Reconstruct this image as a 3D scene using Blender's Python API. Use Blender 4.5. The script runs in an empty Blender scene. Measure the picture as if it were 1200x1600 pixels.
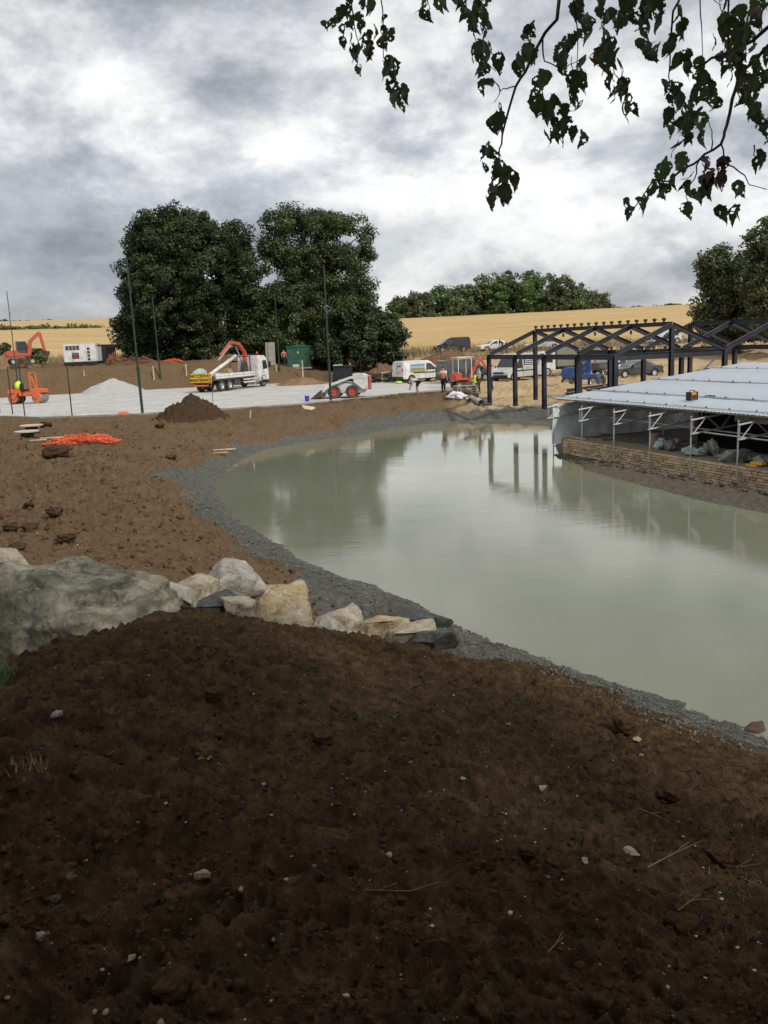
import bpy, bmesh, math, random
import numpy as np
from mathutils import Vector, Matrix, Euler
rnd = random.Random(7); rng = np.random.default_rng(7)
SC = bpy.context.scene; COL = SC.collection
R = math.radians
# ------------------------------------------------------------------ camera
FPX, YH0, ROLL, CAMH = 1386.0, 534.15, 0.042, 3.8
_p = math.atan((800-YH0)/FPX); _r = math.atan(ROLL)
cF = Vector((0, math.cos(_p), -math.sin(_p))); _U = Vector((0, math.sin(_p), math.cos(_p))); _R = Vector((1, 0, 0))
cR = _R*math.cos(_r)-_U*math.sin(_r); cU = _U*math.cos(_r)+_R*math.sin(_r)
CAM = Vector((0, 0, CAMH))
cd = bpy.data.cameras.new('camera'); co = bpy.data.objects.new('camera', cd); COL.objects.link(co)
m = Matrix.Identity(4)
for i in range(3):
    m[i][0] = cR[i]; m[i][1] = cU[i]; m[i][2] = -cF[i]; m[i][3] = CAM[i]
co.matrix_world = m
cd.sensor_fit = 'VERTICAL'; cd.sensor_height = 24; cd.sensor_width = 18; cd.lens = FPX/1600*24
cd.clip_start = 0.05; cd.clip_end = 9000
SC.camera = co
# ------------------------------------------------------------------ world, sun, exposure
SUN_EL, SUN_AZ = R(42), R(138)        # azimuth from +Y towards +X
W = bpy.data.worlds.new('World'); SC.world = W; W.use_nodes = True
nt = W.node_tree; nt.nodes.clear()
def N(nt, t, **kw):
    n = nt.nodes.new(t)
    for k, v in kw.items():
        if k.startswith('i_'):
            n.inputs[k[2:].replace('_', ' ')].default_value = v
        else: setattr(n, k, v)
    return n
def math_node(nt, op, a, b=None, clamp=False):
    n = nt.nodes.new('ShaderNodeMath'); n.operation = op; n.use_clamp = clamp
    for i, v in enumerate((a, b)):
        if v is None: continue
        if isinstance(v, (int, float)): n.inputs[i].default_value = v
        else: nt.links.new(v, n.inputs[i])
    return n.outputs[0]
def mixc(nt, f, a, b, mode='MIX'):
    n = nt.nodes.new('ShaderNodeMix'); n.data_type = 'RGBA'; n.blend_type = mode
    for idx, v in ((0, f), (6, a), (7, b)):
        if isinstance(v, (int, float)): n.inputs[idx].default_value = v
        elif isinstance(v, tuple): n.inputs[idx].default_value = (*v[:3], 1)
        else: nt.links.new(v, n.inputs[idx])
    return n.outputs[2]
def ramp(nt, f, stops, interp='LINEAR'):
    n = nt.nodes.new('ShaderNodeValToRGB'); cr = n.color_ramp; cr.interpolation = interp
    while len(cr.elements) < len(stops): cr.elements.new(0.5)
    for e, (p, c) in zip(cr.elements, stops):
        e.position = p; e.color = (*(c if isinstance(c, tuple) else (c, c, c)), 1)
    nt.links.new(f, n.inputs[0]); return n.outputs[0]
def noise(nt, vec, scale, detail=6, rough=.55, dist=0.0):
    n = nt.nodes.new('ShaderNodeTexNoise'); n.inputs['Scale'].default_value = scale
    n.inputs['Detail'].default_value = detail; n.inputs['Roughness'].default_value = rough
    n.inputs['Distortion'].default_value = dist
    if vec is not None: nt.links.new(vec, n.inputs['Vector'])
    return n.outputs[0]
tc = N(nt, 'ShaderNodeTexCoord'); sep = N(nt, 'ShaderNodeSeparateXYZ'); nt.links.new(tc.outputs['Generated'], sep.inputs[0])
zc = math_node(nt, 'ADD', math_node(nt, 'MAXIMUM', sep.outputs[2], 0.0), 0.30)
cmb = N(nt, 'ShaderNodeCombineXYZ')
nt.links.new(math_node(nt, 'DIVIDE', sep.outputs[0], zc), cmb.inputs[0]); nt.links.new(math_node(nt, 'DIVIDE', sep.outputs[1], zc), cmb.inputs[1])
CLOUD_SEED = 8.3; SKY_OFF = (8.7, 16.1, 0.8)
cmb.inputs[2].default_value = CLOUD_SEED
mp = N(nt, 'ShaderNodeMapping'); nt.links.new(cmb.outputs[0], mp.inputs[0]); mp.inputs['Location'].default_value = (0.4, 1.5, 0); mp.inputs['Scale'].default_value = (1.0, 1.15, 1)
dm = N(nt, 'ShaderNodeMapping'); nt.links.new(tc.outputs['Generated'], dm.inputs[0]); dm.inputs['Location'].default_value = SKY_OFF; dm.inputs['Scale'].default_value = (1.0, 1.0, 1.75)
n1 = noise(nt, mp.outputs[0], 0.75, 3, .5, .25)
n2 = noise(nt, dm.outputs[0], 3.6, 13, .64, .1)
n3 = noise(nt, dm.outputs[0], 8.5, 9, .6, .2)
dens = math_node(nt, 'ADD', math_node(nt, 'MULTIPLY', n1, .42), math_node(nt, 'MULTIPLY', n2, .58))
body = ramp(nt, dens, [(.39, (8.5, 8.5, 8.4)), (.45, (7.3, 7.4, 7.45)), (.49, (5.4, 5.55, 5.9)), (.53, (3.9, 4.1, 4.5)), (.61, (2.4, 2.55, 2.95))])
wisp = ramp(nt, n3, [(.38, (.76, .78, .81)), (.50, (1, 1, 1)), (.60, (1.12, 1.12, 1.11))])
cloud = mixc(nt, 1.0, body, wisp, 'MULTIPLY')
sky = N(nt, 'ShaderNodeTexSky', sky_type='NISHITA', sun_disc=False, sun_elevation=SUN_EL, sun_rotation=SUN_AZ)
sky.air_density = 1.2; sky.dust_density = 2.0
gap = ramp(nt, math_node(nt, 'ADD', math_node(nt, 'MULTIPLY', n2, .6), math_node(nt, 'MULTIPLY', n1, .4)), [(.30, 0.25), (.40, 1.0)])
# clear bluish bands low over the horizon
low = ramp(nt, sep.outputs[2], [(.0, .45), (.06, .25), (.2, 0.0)])
glow = ramp(nt, sep.outputs[2], [(.05, 1.0), (.16, 1.10), (.34, 1.0)])
cloud = mixc(nt, 1.0, cloud, glow, 'MULTIPLY')
cov = math_node(nt, 'SUBTRACT', gap, math_node(nt, 'MULTIPLY', low, n3), True)
skyc = mixc(nt, cov, sky.outputs[0], cloud)
bg = N(nt, 'ShaderNodeBackground'); nt.links.new(skyc, bg.inputs[0]); bg.inputs[1].default_value = 0.10
wo = N(nt, 'ShaderNodeOutputWorld'); nt.links.new(bg.outputs[0], wo.inputs[0])
sd = bpy.data.lights.new('sun', 'SUN'); sd.energy = 2.3; sd.angle = R(3); sd.color = (1, .95, .86)
so = bpy.data.objects.new('sun', sd); COL.objects.link(so)
sdir = Vector((math.sin(SUN_AZ)*math.cos(SUN_EL), math.cos(SUN_AZ)*math.cos(SUN_EL), math.sin(SUN_EL)))
so.rotation_euler = (-sdir).to_track_quat('-Z', 'Y').to_euler(); so.location = (20, 30, 60)
vs = SC.view_settings; vs.view_transform = 'Standard'; vs.look = 'None'; vs.gamma = 1; vs.use_curve_mapping = False
vs.exposure = 0.2
SC.render.engine = 'CYCLES'; SC.cycles.max_bounces = 6; SC.cycles.transparent_max_bounces = 8
# ------------------------------------------------------------------ pixel helpers (photo pixels 1200x1600)
def ray(px, py): return (cF + cR*((px-600)/FPX) - cU*((py-800)/FPX))
def at(px, py, Y):
    d = ray(px, py); return CAM + d*(Y/d.y)
def onz(px, py, z):
    d = ray(px, py); return CAM + d*((z-CAMH)/d.z)
def proj(P):
    d = Vector(P)-CAM; z = d.dot(cF); return 600+FPX*d.dot(cR)/z, 800-FPX*d.dot(cU)/z
def ztop(base, py):
    lo, hi = base.z, base.z+60
    for _ in range(40):
        mid = (lo+hi)/2
        if proj((base.x, base.y, mid))[1] > py: lo = mid
        else: hi = mid
    return lo
# ------------------------------------------------------------------ materials
def mat(name, c, rough=.6, metal=0, var=.12, scale=3, bump=0.0, bscale=25, dirt=None, dirt_amt=.5, dscale=2.0, alpha=1, coat=0, trans=0):
    M = bpy.data.materials.new(name); M.use_nodes = True; t = M.node_tree; b = t.nodes['Principled BSDF']
    tc = N(t, 'ShaderNodeTexCoord'); v = tc.outputs['Object']
    n = noise(t, v, scale, 5, .6)
    lo = tuple(max(0, x*(1-var)) for x in c); hi = tuple(min(1, x*(1+var)) for x in c)
    col = ramp(t, n, [(.3, lo), (.7, hi)])
    if dirt:
        dn = ramp(t, noise(t, v, dscale, 8, .65, .3), [(.42, 0), (.62, 1)])
        col = mixc(t, math_node(t, 'MULTIPLY', dn, dirt_amt), col, dirt)
    t.links.new(col, b.inputs['Base Color'])
    rn = ramp(t, noise(t, v, scale*2.3, 4), [(.3, max(.02, rough-.08)), (.7, min(1, rough+.08))]); t.links.new(rn, b.inputs['Roughness'])
    if rough >= .85: b.inputs['Specular IOR Level'].default_value = .06
    b.inputs['Metallic'].default_value = metal; b.inputs['Coat Weight'].default_value = coat
    if trans: b.inputs['Transmission Weight'].default_value = trans
    if alpha < 1: b.inputs['Alpha'].default_value = alpha
    if bump:
        bn = N(t, 'ShaderNodeBump'); bn.inputs['Strength'].default_value = min(1, bump); bn.inputs['Distance'].default_value = .02*max(1, bump)
        t.links.new(noise(t, v, bscale, 6, .6), bn.inputs['Height']); t.links.new(bn.outputs[0], b.inputs['Normal'])
    return M
DUST = (.22, .17, .12)
M = {}
M['white'] = mat('white_paint', (.74, .74, .72), .35, dirt=DUST, dirt_amt=.35, coat=.3)
M['silver'] = mat('silver_paint', (.46, .47, .48), .3, .5, dirt=DUST, dirt_amt=.3, coat=.5)
M['carsilver'] = mat('pale_silver_paint', (.6, .61, .62), .28, .2, dirt=DUST, dirt_amt=.15, coat=.6)
M['navy'] = mat('navy_paint', (.012, .014, .028), .25, dirt=DUST, dirt_amt=.08, coat=.6)
M['darkgrey'] = mat('dark_grey_paint', (.045, .05, .056), .4, dirt=DUST, dirt_amt=.2, coat=.3)
M['red'] = mat('red_orange_paint', (.52, .075, .04), .4, dirt=(.25, .12, .08), dirt_amt=.4)
M['orange'] = mat('orange_paint', (.72, .13, .03), .4, dirt=(.3, .16, .09), dirt_amt=.3)
M['black'] = mat('black_plastic', (.018, .018, .019), .5)
M['rubber'] = mat('rubber', (.028, .027, .026), .8, dirt=(.14, .11, .08), dirt_amt=.6)
M['glass'] = mat('vehicle_glass', (.03, .037, .04), .08, coat=.5)
M['steel'] = mat('galvanised_steel', (.50, .51, .50), .42, .5, dirt=(.2, .17, .13), dirt_amt=.35)
M['darksteel'] = mat('dark_painted_steel', (.022, .025, .037), .5, .1, dirt=(.07, .065, .06), dirt_amt=.4, dscale=1.2)
M['rust'] = mat('rusty_steel', (.10, .06, .04), .8, .2, var=.4)
M['track'] = mat('track_rubber', (.05, .042, .036), .85, dirt=(.18, .12, .08), dirt_amt=.7)
M['green'] = mat('green_cabinet', (.012, .085, .05), .5, dirt=DUST, dirt_amt=.15)
M['polegreen'] = mat('green_pole_paint', (.012, .045, .035), .45)
M['blue'] = mat('blue_paint', (.02, .09, .30), .45, dirt=DUST, dirt_amt=.4)
M['bucketblue'] = mat('blue_plastic', (.03, .05, .45), .45)
M['wood'] = mat('raw_timber', (.42, .30, .17), .75, var=.3, scale=5, bump=.3)
M['palewood'] = mat('pale_timber', (.55, .47, .34), .75, var=.25, scale=4, bump=.3, dirt=DUST, dirt_amt=.4)
M['concrete'] = mat('concrete', (.34, .32, .28), .85, var=.2, scale=4, bump=.4, dirt=(.2, .18, .15), dirt_amt=.5)
M['yellow'] = mat('yellow_paint', (.72, .42, .03), .45, dirt=DUST, dirt_amt=.2)
M['hivis'] = mat('hi_vis_yellow', (.55, .85, .05), .7, var=.2, scale=8)
M['hiorange'] = mat('hi_vis_orange', (.85, .17, .05), .7, var=.2, scale=8)
M['skin'] = mat('skin', (.50, .29, .20), .55)
M['hair'] = mat('hair', (.04, .028, .02), .7)
M['whitecloth'] = mat('white_cloth', (.66, .66, .68), .8, var=.2, scale=9)
M['bluecloth'] = mat('pale_blue_cloth', (.36, .44, .60), .8, var=.2, scale=9)
M['darkcloth'] = mat('dark_cloth', (.035, .038, .045), .85, var=.3, scale=9)
M['khaki'] = mat('khaki_cloth', (.14, .11, .08), .85, var=.3, scale=9)
M['salmon'] = mat('red_shirt_cloth', (.62, .12, .09), .8, var=.2, scale=9)
M['bark'] = mat('bark', (.07, .055, .042), .9, var=.4, scale=6, bump=.8, bscale=14)
M['pipe'] = mat('grey_pipe', (.40, .38, .33), .55, dirt=(.22, .18, .13), dirt_amt=.5)
M['sheet'] = mat('polythene_sheet', (.60, .63, .65), .3, var=.25, scale=1.2, bump=.5, bscale=3)
M['bag'] = mat('grey_bag_plastic', (.20, .205, .20), .45, var=.4, scale=5, bump=.6, bscale=7, dirt=(.2, .17, .13), dirt_amt=.5)
M['bagteal'] = mat('pale_teal_bag', (.32, .40, .38), .5, var=.3, scale=5, bump=.6, bscale=7)
M['net'] = mat('orange_net_plastic', (.85, .14, .05), .55, var=.25, scale=12)
M['canvas'] = mat('grey_green_canvas', (.20, .22, .17), .8, var=.2, scale=2, dirt=DUST, dirt_amt=.3)
M['roofmetal'] = mat('galvanised_roof_sheet', (.44, .49, .54), .42, .35, var=.12, scale=.8, dirt=(.40, .41, .42), dirt_amt=.5, dscale=1.1)
M['lamp'] = mat('red_lens', (.5, .02, .02), .25)
M['headlamp'] = mat('clear_lens', (.7, .72, .74), .12, coat=.5)
M['shade_black'] = mat('shade_backdrop', (.012, .012, .012), .85)  # flat black that paints in the shade under the tin roof
# ------------------------------------------------------------------ mesh builder
_ico = {}
def ico(sub):
    if sub not in _ico:
        bm = bmesh.new(); bmesh.ops.create_icosphere(bm, subdivisions=sub, radius=1)
        _ico[sub] = (np.array([v.co[:] for v in bm.verts]), [[v.index for v in f.verts] for f in bm.faces]); bm.free()
    return _ico[sub]
class MB:
    def __init__(s): s.V = []; s.F = []
    def add(s, vs, fs):
        o = len(s.V); s.V += [tuple(v) for v in vs]; s.F += [tuple(i+o for i in f) for f in fs]; return s
    def box(s, c, d, rot=(0, 0, 0)):
        E = Euler(rot).to_matrix(); c = Vector(c)
        vs = [c + E @ Vector((x*d[0]/2, y*d[1]/2, z*d[2]/2)) for x in (-1, 1) for y in (-1, 1) for z in (-1, 1)]
        return s.add(vs, [(0, 1, 3, 2), (4, 6, 7, 5), (0, 4, 5, 1), (2, 3, 7, 6), (0, 2, 6, 4), (1, 5, 7, 3)])
    def tube(s, pts, r, n=8, cap=True):
        pts = [Vector(p) for p in pts]; rs = r if isinstance(r, (list, tuple)) else [r]*len(pts)
        vs = []; fs = []
        t0 = (pts[1]-pts[0]).normalized(); a = t0.orthogonal().normalized()
        for i, p in enumerate(pts):
            t = (pts[min(i+1, len(pts)-1)]-pts[max(i-1, 0)])
            t = t.normalized() if t.length > 1e-9 else t0
            a = (a-t*a.dot(t)); a = a.normalized() if a.length > 1e-6 else t.orthogonal().normalized(); b = t.cross(a)
            for k in range(n):
                an = 2*math.pi*k/n; vs.append(p+(a*math.cos(an)+b*math.sin(an))*rs[i])
        for i in range(len(pts)-1):
            for k in range(n):
                k2 = (k+1) % n; fs.append((i*n+k, i*n+k2, (i+1)*n+k2, (i+1)*n+k))
        if cap: fs += [tuple(range(n-1, -1, -1)), tuple((len(pts)-1)*n+k for k in range(n))]
        return s.add(vs, fs)
    def bar(s, p0, p1, w, h, up=(0, 0, 1)):
        p0 = Vector(p0); p1 = Vector(p1); t = (p1-p0).normalized(); up = Vector(up)
        if abs(t.dot(up)) > .99: up = Vector((1, 0, 0))
        sd = t.cross(up).normalized(); u2 = sd.cross(t)
        vs = [p+sd*(w/2*a)+u2*(h/2*b) for p in (p0, p1) for a, b in ((-1, -1), (1, -1), (1, 1), (-1, 1))]
        return s.add(vs, [(3, 2, 1, 0), (4, 5, 6, 7), (0, 1, 5, 4), (1, 2, 6, 5), (2, 3, 7, 6), (3, 0, 4, 7)])
    def ibeam(s, p0, p1, w, h, t=.02, up=(0, 0, 1)):
        p0 = Vector(p0); p1 = Vector(p1); d = (p1-p0).normalized(); up = Vector(up)
        if abs(d.dot(up)) > .99: up = Vector((1, 0, 0))
        sd = d.cross(up).normalized(); u2 = sd.cross(d)
        for a, b, ww, hh in ((0, h/2-t/2, w, t), (0, -h/2+t/2, w, t), (0, 0, t*.8, h-2*t)):
            s.bar(p0+u2*b, p1+u2*b, ww, hh, up)
        return s
    def prism(s, poly, y0, y1, tum=None):
        """polygon in (x,z) extruded in y; tum(z) gives a half-width factor"""
        n = len(poly); f = tum or (lambda z: 1)
        vs = [(x, y0*f(z), z) for x, z in poly]+[(x, y1*f(z), z) for x, z in poly]
        fs = [tuple(range(n)), tuple(range(2*n-1, n-1, -1))]+[(i, i+n, (i+1) % n+n, (i+1) % n) for i in range(n)]
        return s.add(vs, fs)
    def lathe(s, prof, n=16, c=(0, 0, 0), axis='z', cap=True):
        vs = []; fs = []; c = Vector(c)
        for r, z in prof:
            for k in range(n):
                a = 2*math.pi*k/n; p = (r*math.cos(a), r*math.sin(a), z)
                if axis == 'y': p = (p[0], p[2], p[1])
                if axis == 'x': p = (p[2], p[0], p[1])
                vs.append(c+Vector(p))
        for i in range(len(prof)-1):
            for k in range(n): fs.append((i*n+k, i*n+(k+1) % n, (i+1)*n+(k+1) % n, (i+1)*n+k))
        if cap: fs += [tuple(range(n-1, -1, -1)), tuple((len(prof)-1)*n+k for k in range(n))]
        return s.add(vs, fs)
    def blob(s, c, r, amp=.2, sub=2, seed=0, freq=1.3, flat=None):
        v, f = ico(sub); v = v.copy()
        g = np.random.default_rng(seed)
        dsp = np.zeros(len(v))
        for o in range(3):
            for _ in range(4):
                k = g.normal(size=3)*freq*(1.9**o); dsp += np.sin(v@k+g.uniform(0, 6.28))*amp*.32/(1.6**o)
        v = v*(1+dsp)[:, None]*np.array(r)
        if flat is not None: v[:, 2] = np.maximum(v[:, 2], flat)
        return s.add(v+np.array(c), f)
    def build(s, name, material, parent=None, loc=None, rot=None, smooth=False, bevel=0, kind=None, label=None):
        me = bpy.data.meshes.new(name); me.from_pydata(s.V, [], s.F)
        bm = bmesh.new(); bm.from_mesh(me); bmesh.ops.recalc_face_normals(bm, faces=bm.faces)
        if bevel: 
            bmesh.ops.bevel(bm, geom=[e for e in bm.edges if e.is_manifold and e.calc_face_angle(0) > .6], offset=bevel, segments=2, affect='EDGES', clamp_overlap=True)
        bm.to_mesh(me); bm.free()
        return link(name, me, material, parent, loc, rot, smooth, kind, label)
def link(name, me, material, parent=None, loc=None, rot=None, smooth=False, kind=None, label=None):
    if smooth: me.polygons.foreach_set('use_smooth', [True]*len(me.polygons))
    if material is not None: me.materials.append(M[material] if isinstance(material, str) else material)
    o = bpy.data.objects.new(name, me); COL.objects.link(o)
    if parent: o.parent = parent
    if loc is not None: o.location = loc
    if rot is not None: o.rotation_euler = rot
    if kind: o['kind'] = kind
    if label: o['label'] = label
    return o
def tag(o, label, cat, group=None):
    o['label'] = label; o['category'] = cat
    if group: o['group'] = group
    return o
def thing(name, label, cat, loc=(0, 0, 0), rz=0, group=None, rot=None):
    o = bpy.data.objects.new(name, None); COL.objects.link(o); o.empty_display_size = .2
    o.location = loc; o.rotation_euler = rot or (0, 0, rz)
    return tag(o, label, cat, group)
def dup(o, parent=None):
    c = o.copy(); COL.objects.link(c); c.parent = parent
    for ch in list(o.children): dup(ch, c)
    return c
def heading(px, deg):
    """world yaw for a thing seen at photo column px whose long axis is turned deg from the picture plane"""
    return R(deg)-math.atan((px-600)/FPX)
# ------------------------------------------------------------------ noise on arrays
_tab = rng.random((256, 256))
def vnoise(x, y):
    xi = np.floor(x).astype(int); yi = np.floor(y).astype(int); fx = x-xi; fy = y-yi
    fx = fx*fx*fx*(fx*(fx*6-15)+10); fy = fy*fy*fy*(fy*(fy*6-15)+10)
    a = _tab[xi & 255, yi & 255]; b = _tab[(xi+1) & 255, yi & 255]; c = _tab[xi & 255, (yi+1) & 255]; d = _tab[(xi+1) & 255, (yi+1) & 255]
    return (a*(1-fx)+b*fx)*(1-fy)+(c*(1-fx)+d*fx)*fy
def sstep(a, b, x):
    t = np.clip((x-a)/(b-a), 0, 1); return t*t*(3-2*t)
# ------------------------------------------------------------------ pond outline, traced where the water meets the bank
WZ = -1.1
_sh = [(870, 660), (820, 655), (760, 655), (700, 658), (640, 665), (560, 680), (490, 689), (420, 703), (370, 722), (340, 748), (333, 768), (347, 792),
       (380, 818), (425, 847), (470, 875), (520, 897), (580, 918), (640, 941), (692, 968), (740, 987), (800, 1006), (860, 1027), (920, 1051),
       (980, 1076), (1040, 1099), (1100, 1120), (1160, 1136), (1210, 1156)]
shore = [tuple(onz(a, b, WZ)[:2]) for a, b in _sh]
fu = Vector((math.cos(-1.223), math.sin(-1.223), 0)); fv = Vector((-fu.y, fu.x, 0))      # the two building directions on the site
K0 = onz(880, 712, WZ)                                                                   # corner of the stone wall at the water
right = [tuple(onz(a, b, WZ)[:2]) for a, b in ((1290, 828), (1200, 803), (1100, 782), (1000, 757), (925, 737), (900, 722))]
shore += [(8, 6.5), (14, 4), (30, 8), (30, 15), (20, 18.5), (15, 19.4), (12.3, 20.2)] + right + [(K0.x-.1, K0.y+.4), (K0.x+.9, K0.y+6), (K0.x+1.8, K0.y+12)]
def smooth_closed(P, k=5):
    P = np.array(P); out = []
    n = len(P)
    for i in range(n):
        p0, p1, p2, p3 = P[i-1], P[i], P[(i+1) % n], P[(i+2) % n]
        for t in np.arange(k)/k:
            out.append(.5*((2*p1)+(-p0+p2)*t+(2*p0-5*p1+4*p2-p3)*t*t+(-p0+3*p1-3*p2+p3)*t**3))
    return np.array(out)
POND = smooth_closed(shore)
def sdist(x, y, P):
    x = np.atleast_1d(x); y = np.atleast_1d(y)
    best = np.full(x.shape, 1e9); ins = np.zeros(x.shape, bool)
    Q = np.roll(P, -1, 0)
    for (ax, ay), (bx, by) in zip(P, Q):
        dx, dy = bx-ax, by-ay; L = dx*dx+dy*dy+1e-12
        t = np.clip(((x-ax)*dx+(y-ay)*dy)/L, 0, 1)
        best = np.minimum(best, (x-ax-t*dx)**2+(y-ay-t*dy)**2)
        if ay != by:
            c = ((ay > y) != (by > y)) & (x < (bx-ax)*(y-ay)/(by-ay)+ax); ins ^= c
    d = np.sqrt(best); return np.where(ins, -d, d)
_left = ([0, 88, 97, 130, 250, 330, 700, 1500, 2500, 6000], [0, 0, 2.6, 3.0, 8.9, 12.6, 28.6, 56, 60, 40])
_right = ([0, 85, 118, 135, 350, 420, 520, 2500, 6000], [0, 0, 2.0, 2.2, 11.9, 11.6, 9, 6, 0])
COURT = np.array([tuple(onz(a, b, 0)[:2]) for a, b in ((-140, 664), (0, 652), (60, 654), (210, 649), (360, 640), (480, 632), (600, 619), (690, 611), (735, 604), (700, 597), (640, 597), (560, 596.5),
                  (430, 597.5), (300, 605), (170, 612), (0, 617), (-160, 622))])
def fbm(x, y, octs):
    z = 0
    for i, (w, a) in enumerate(octs): z = z+(vnoise(x/w+17.3*i, y/w+5.1*i)-.5)*2*a
    return z
CREST = [onz(a, b, z) for a, b, z in ((20, 1050, .75), (230, 945, .45), (400, 955, .25), (560, 985, -.1), (690, 1003, -.4))]
def height(x, y, full=True, masks=False):
    x = np.atleast_1d(np.asarray(x, float)); y = np.atleast_1d(np.asarray(y, float))
    r = np.hypot(x, y); near = r < 95
    d = np.full(x.shape, 40.); dc = np.full(x.shape, 40.)
    if near.any():
        d[near] = sdist(x[near], y[near], POND); dc[near] = sdist(x[near], y[near], COURT)
    jit = fbm(x, y, ((2.2, .22), (.7, .12), (.22, .05))); d = d+jit*np.clip(np.abs(d)/.3+.5, 0, 1)*.8*(1-.75*sstep(6, 8, x)*sstep(14, 18, y))
    phi = np.arctan2(x, np.maximum(y, 1e-3))
    b = sstep(-.17, -.03, phi)
    far = np.interp(r, *_left)*(1-b)+np.interp(r, *_right)*b
    yc = np.clip(9.2+2.0*(x+3.9), 6, 11.4); plane = np.clip(2.60-.180*y-.3*np.clip(-x-2.4, 0, 9), .2, 3.2)
    dn = sstep(-.1, 1.5, y-yc); zl = plane*(1-dn)+.12*dn*(1-sstep(28, 48, y))+.02
    m_ = zl+1.1; a = .315*d; k = .14
    p = -k*np.log(np.exp(-np.clip(a, -2, 9)/k)+np.exp(-m_/k))
    z = np.where(d > 0, WZ+np.maximum(p, 0), WZ+np.maximum(d*.3, -.9))
    z = np.where(r > 70, np.maximum(z, 0), z)*(1-sstep(60, 90, r)) + far*sstep(84, 90, r)
    # mound crest and hollow by the boulders
    bump_h = (.09, .05, 0, 0)
    for i in range(len(CREST)-1):
        A, B = CREST[i], CREST[i+1]; dx, dy = B.x-A.x, B.y-A.y
        t = np.clip(((x-A.x)*dx+(y-A.y)*dy)/(dx*dx+dy*dy), 0, 1); q = (x-A.x-t*dx)**2+(y-A.y-t*dy)**2
        sidev = ((x-A.x)*dy-(y-A.y)*dx)
        if i == 0: hol = q
        z = z+bump_h[i]*np.exp(-q/.35)
    z = z-.36*sstep(.2, 1.3, y-yc)*(1-sstep(3, 5.5, y-yc))*sstep(.3, 1.5, d)*(x > -9)
    z = z-.14*sstep(8.5, 11.5, y)*(1-sstep(13, 15, y))*sstep(-3.4, -2.2, x)*(1-sstep(.5, 1.8, x))*sstep(.3, 1.5, d)
    hx, hy = -4.1, 10.0
    z = z-.9*np.exp(-(((x-hx)/.9)**2+((y-hy)/.55)**2))
    # dug-out under the temporary roof
    lx = (x-K0.x)*fu.x+(y-K0.y)*fu.y; ly = (x-K0.x)*fv.x+(y-K0.y)*fv.y
    dig = sstep(-1.3, -.25, ly)*(1-sstep(11, 13, ly))*sstep(-1.0, -.2, lx)*(1-sstep(17, 19, lx))
    z = z*(1-dig)+np.minimum(z, -1.04)*dig
    court = 1-sstep(-.1, .35, dc)
    near_soil = np.maximum(1-sstep(-.2, .9, y-yc-.3), .8*(1-sstep(1.2, 3.2, dc+fbm(x, y, ((2, .8), (.6, .4)))))*sstep(40, 50, y)*sstep(-9, -2, x))
    cw = sstep(3, 10, y)
    claywidth = .75+.6*sstep(12, 14.5, y)*(1-sstep(18, 22, y))+.45*sstep(9, 14, y)*(1-sstep(31, 36, y))+.15*sstep(18, 29, y)*(1-sstep(30, 36, y))+1.0*sstep(47, 52, y)+fbm(x, y, ((3, .5), (.9, .3), (.3, .22)))
    clay = (1-sstep(-.12, .22, d-claywidth))
    clay = np.maximum(clay, dig)*(1-.55*sstep(-3, -.5, ly)*(1-sstep(0, .3, ly))*sstep(-.6, .2, lx))
    sand = sstep(0, 3, x+.02*y-5+fbm(x, y, ((4, 2), (1, .8))))*sstep(45, 50, y)*(1-sstep(110, 118, y))
    if full:
        lump = lambda w, s: 1-2*np.abs(vnoise(x/w+s, y/w+s*1.7)-.5)
        n = fbm(x, y, ((1.7, .045), (.6, .028)))
        n += .04*lump(.33, 3)**2+.085*lump(.17, 9)**2*vnoise(x/.8, y/.8)+.055*lump(.085, 21)**2*(.3+vnoise(x/.5+9, y/.5))+.036*lump(.045, 33)**2*(.4+vnoise(x/.3, y/.3+7))+.014*lump(.026, 41)
        n += .055*np.sin((y*.97+x*.12+.35*vnoise(x*.9, y*.9))*2*math.pi/.42)*vnoise(x*.35+4, y*.35)*near_soil      # rake marks
        amp = np.where(r < 60, 1.0, 1.6)*(1-court)*(1-sstep(110, 140, r)*.6)
        amp = amp*np.where(clay > .5, .75, 1)*(1+.9*sstep(16, 24, y)*(1-sstep(60, 70, y)))*(1-.6*dig)*(.3+.7*sstep(.1, 1.3, d))*(.35+.65*sstep(.3, 2.2, dc))
        n = n-.06
        z = z+n*amp-.012*amp
        clods = vnoise(x/.45+50, y/.45)*vnoise(x/1.9+8, y/1.9); z = z+amp*.16*np.clip(clods-.42, 0, 1)*(1+(y > 15)*.9)
    z = np.where(court > 0, z*(1-court)+0*court, z)
    if masks: return z, clay, sand, near_soil, court, d
    return z
def gz(x, y): return float(height(x, y)[0])
def hit(px, py):
    d = ray(px, py); t = np.geomspace(1.2, 900, 1400)/math.hypot(d.x, d.y)
    z = CAMH+d.z*t; g = height(d.x*t, d.y*t); w = np.nonzero(z < g)[0]
    i = int(w[0]) if len(w) else len(t)-1
    if i == 0: i = 1
    lo, hi = t[i-1], t[i]
    tt = np.linspace(lo, hi, 60); k = np.nonzero(CAMH+d.z*tt < height(d.x*tt, d.y*tt))[0]; tt = tt[k[0]] if len(k) else hi
    return CAM+d*float(tt)
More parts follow.
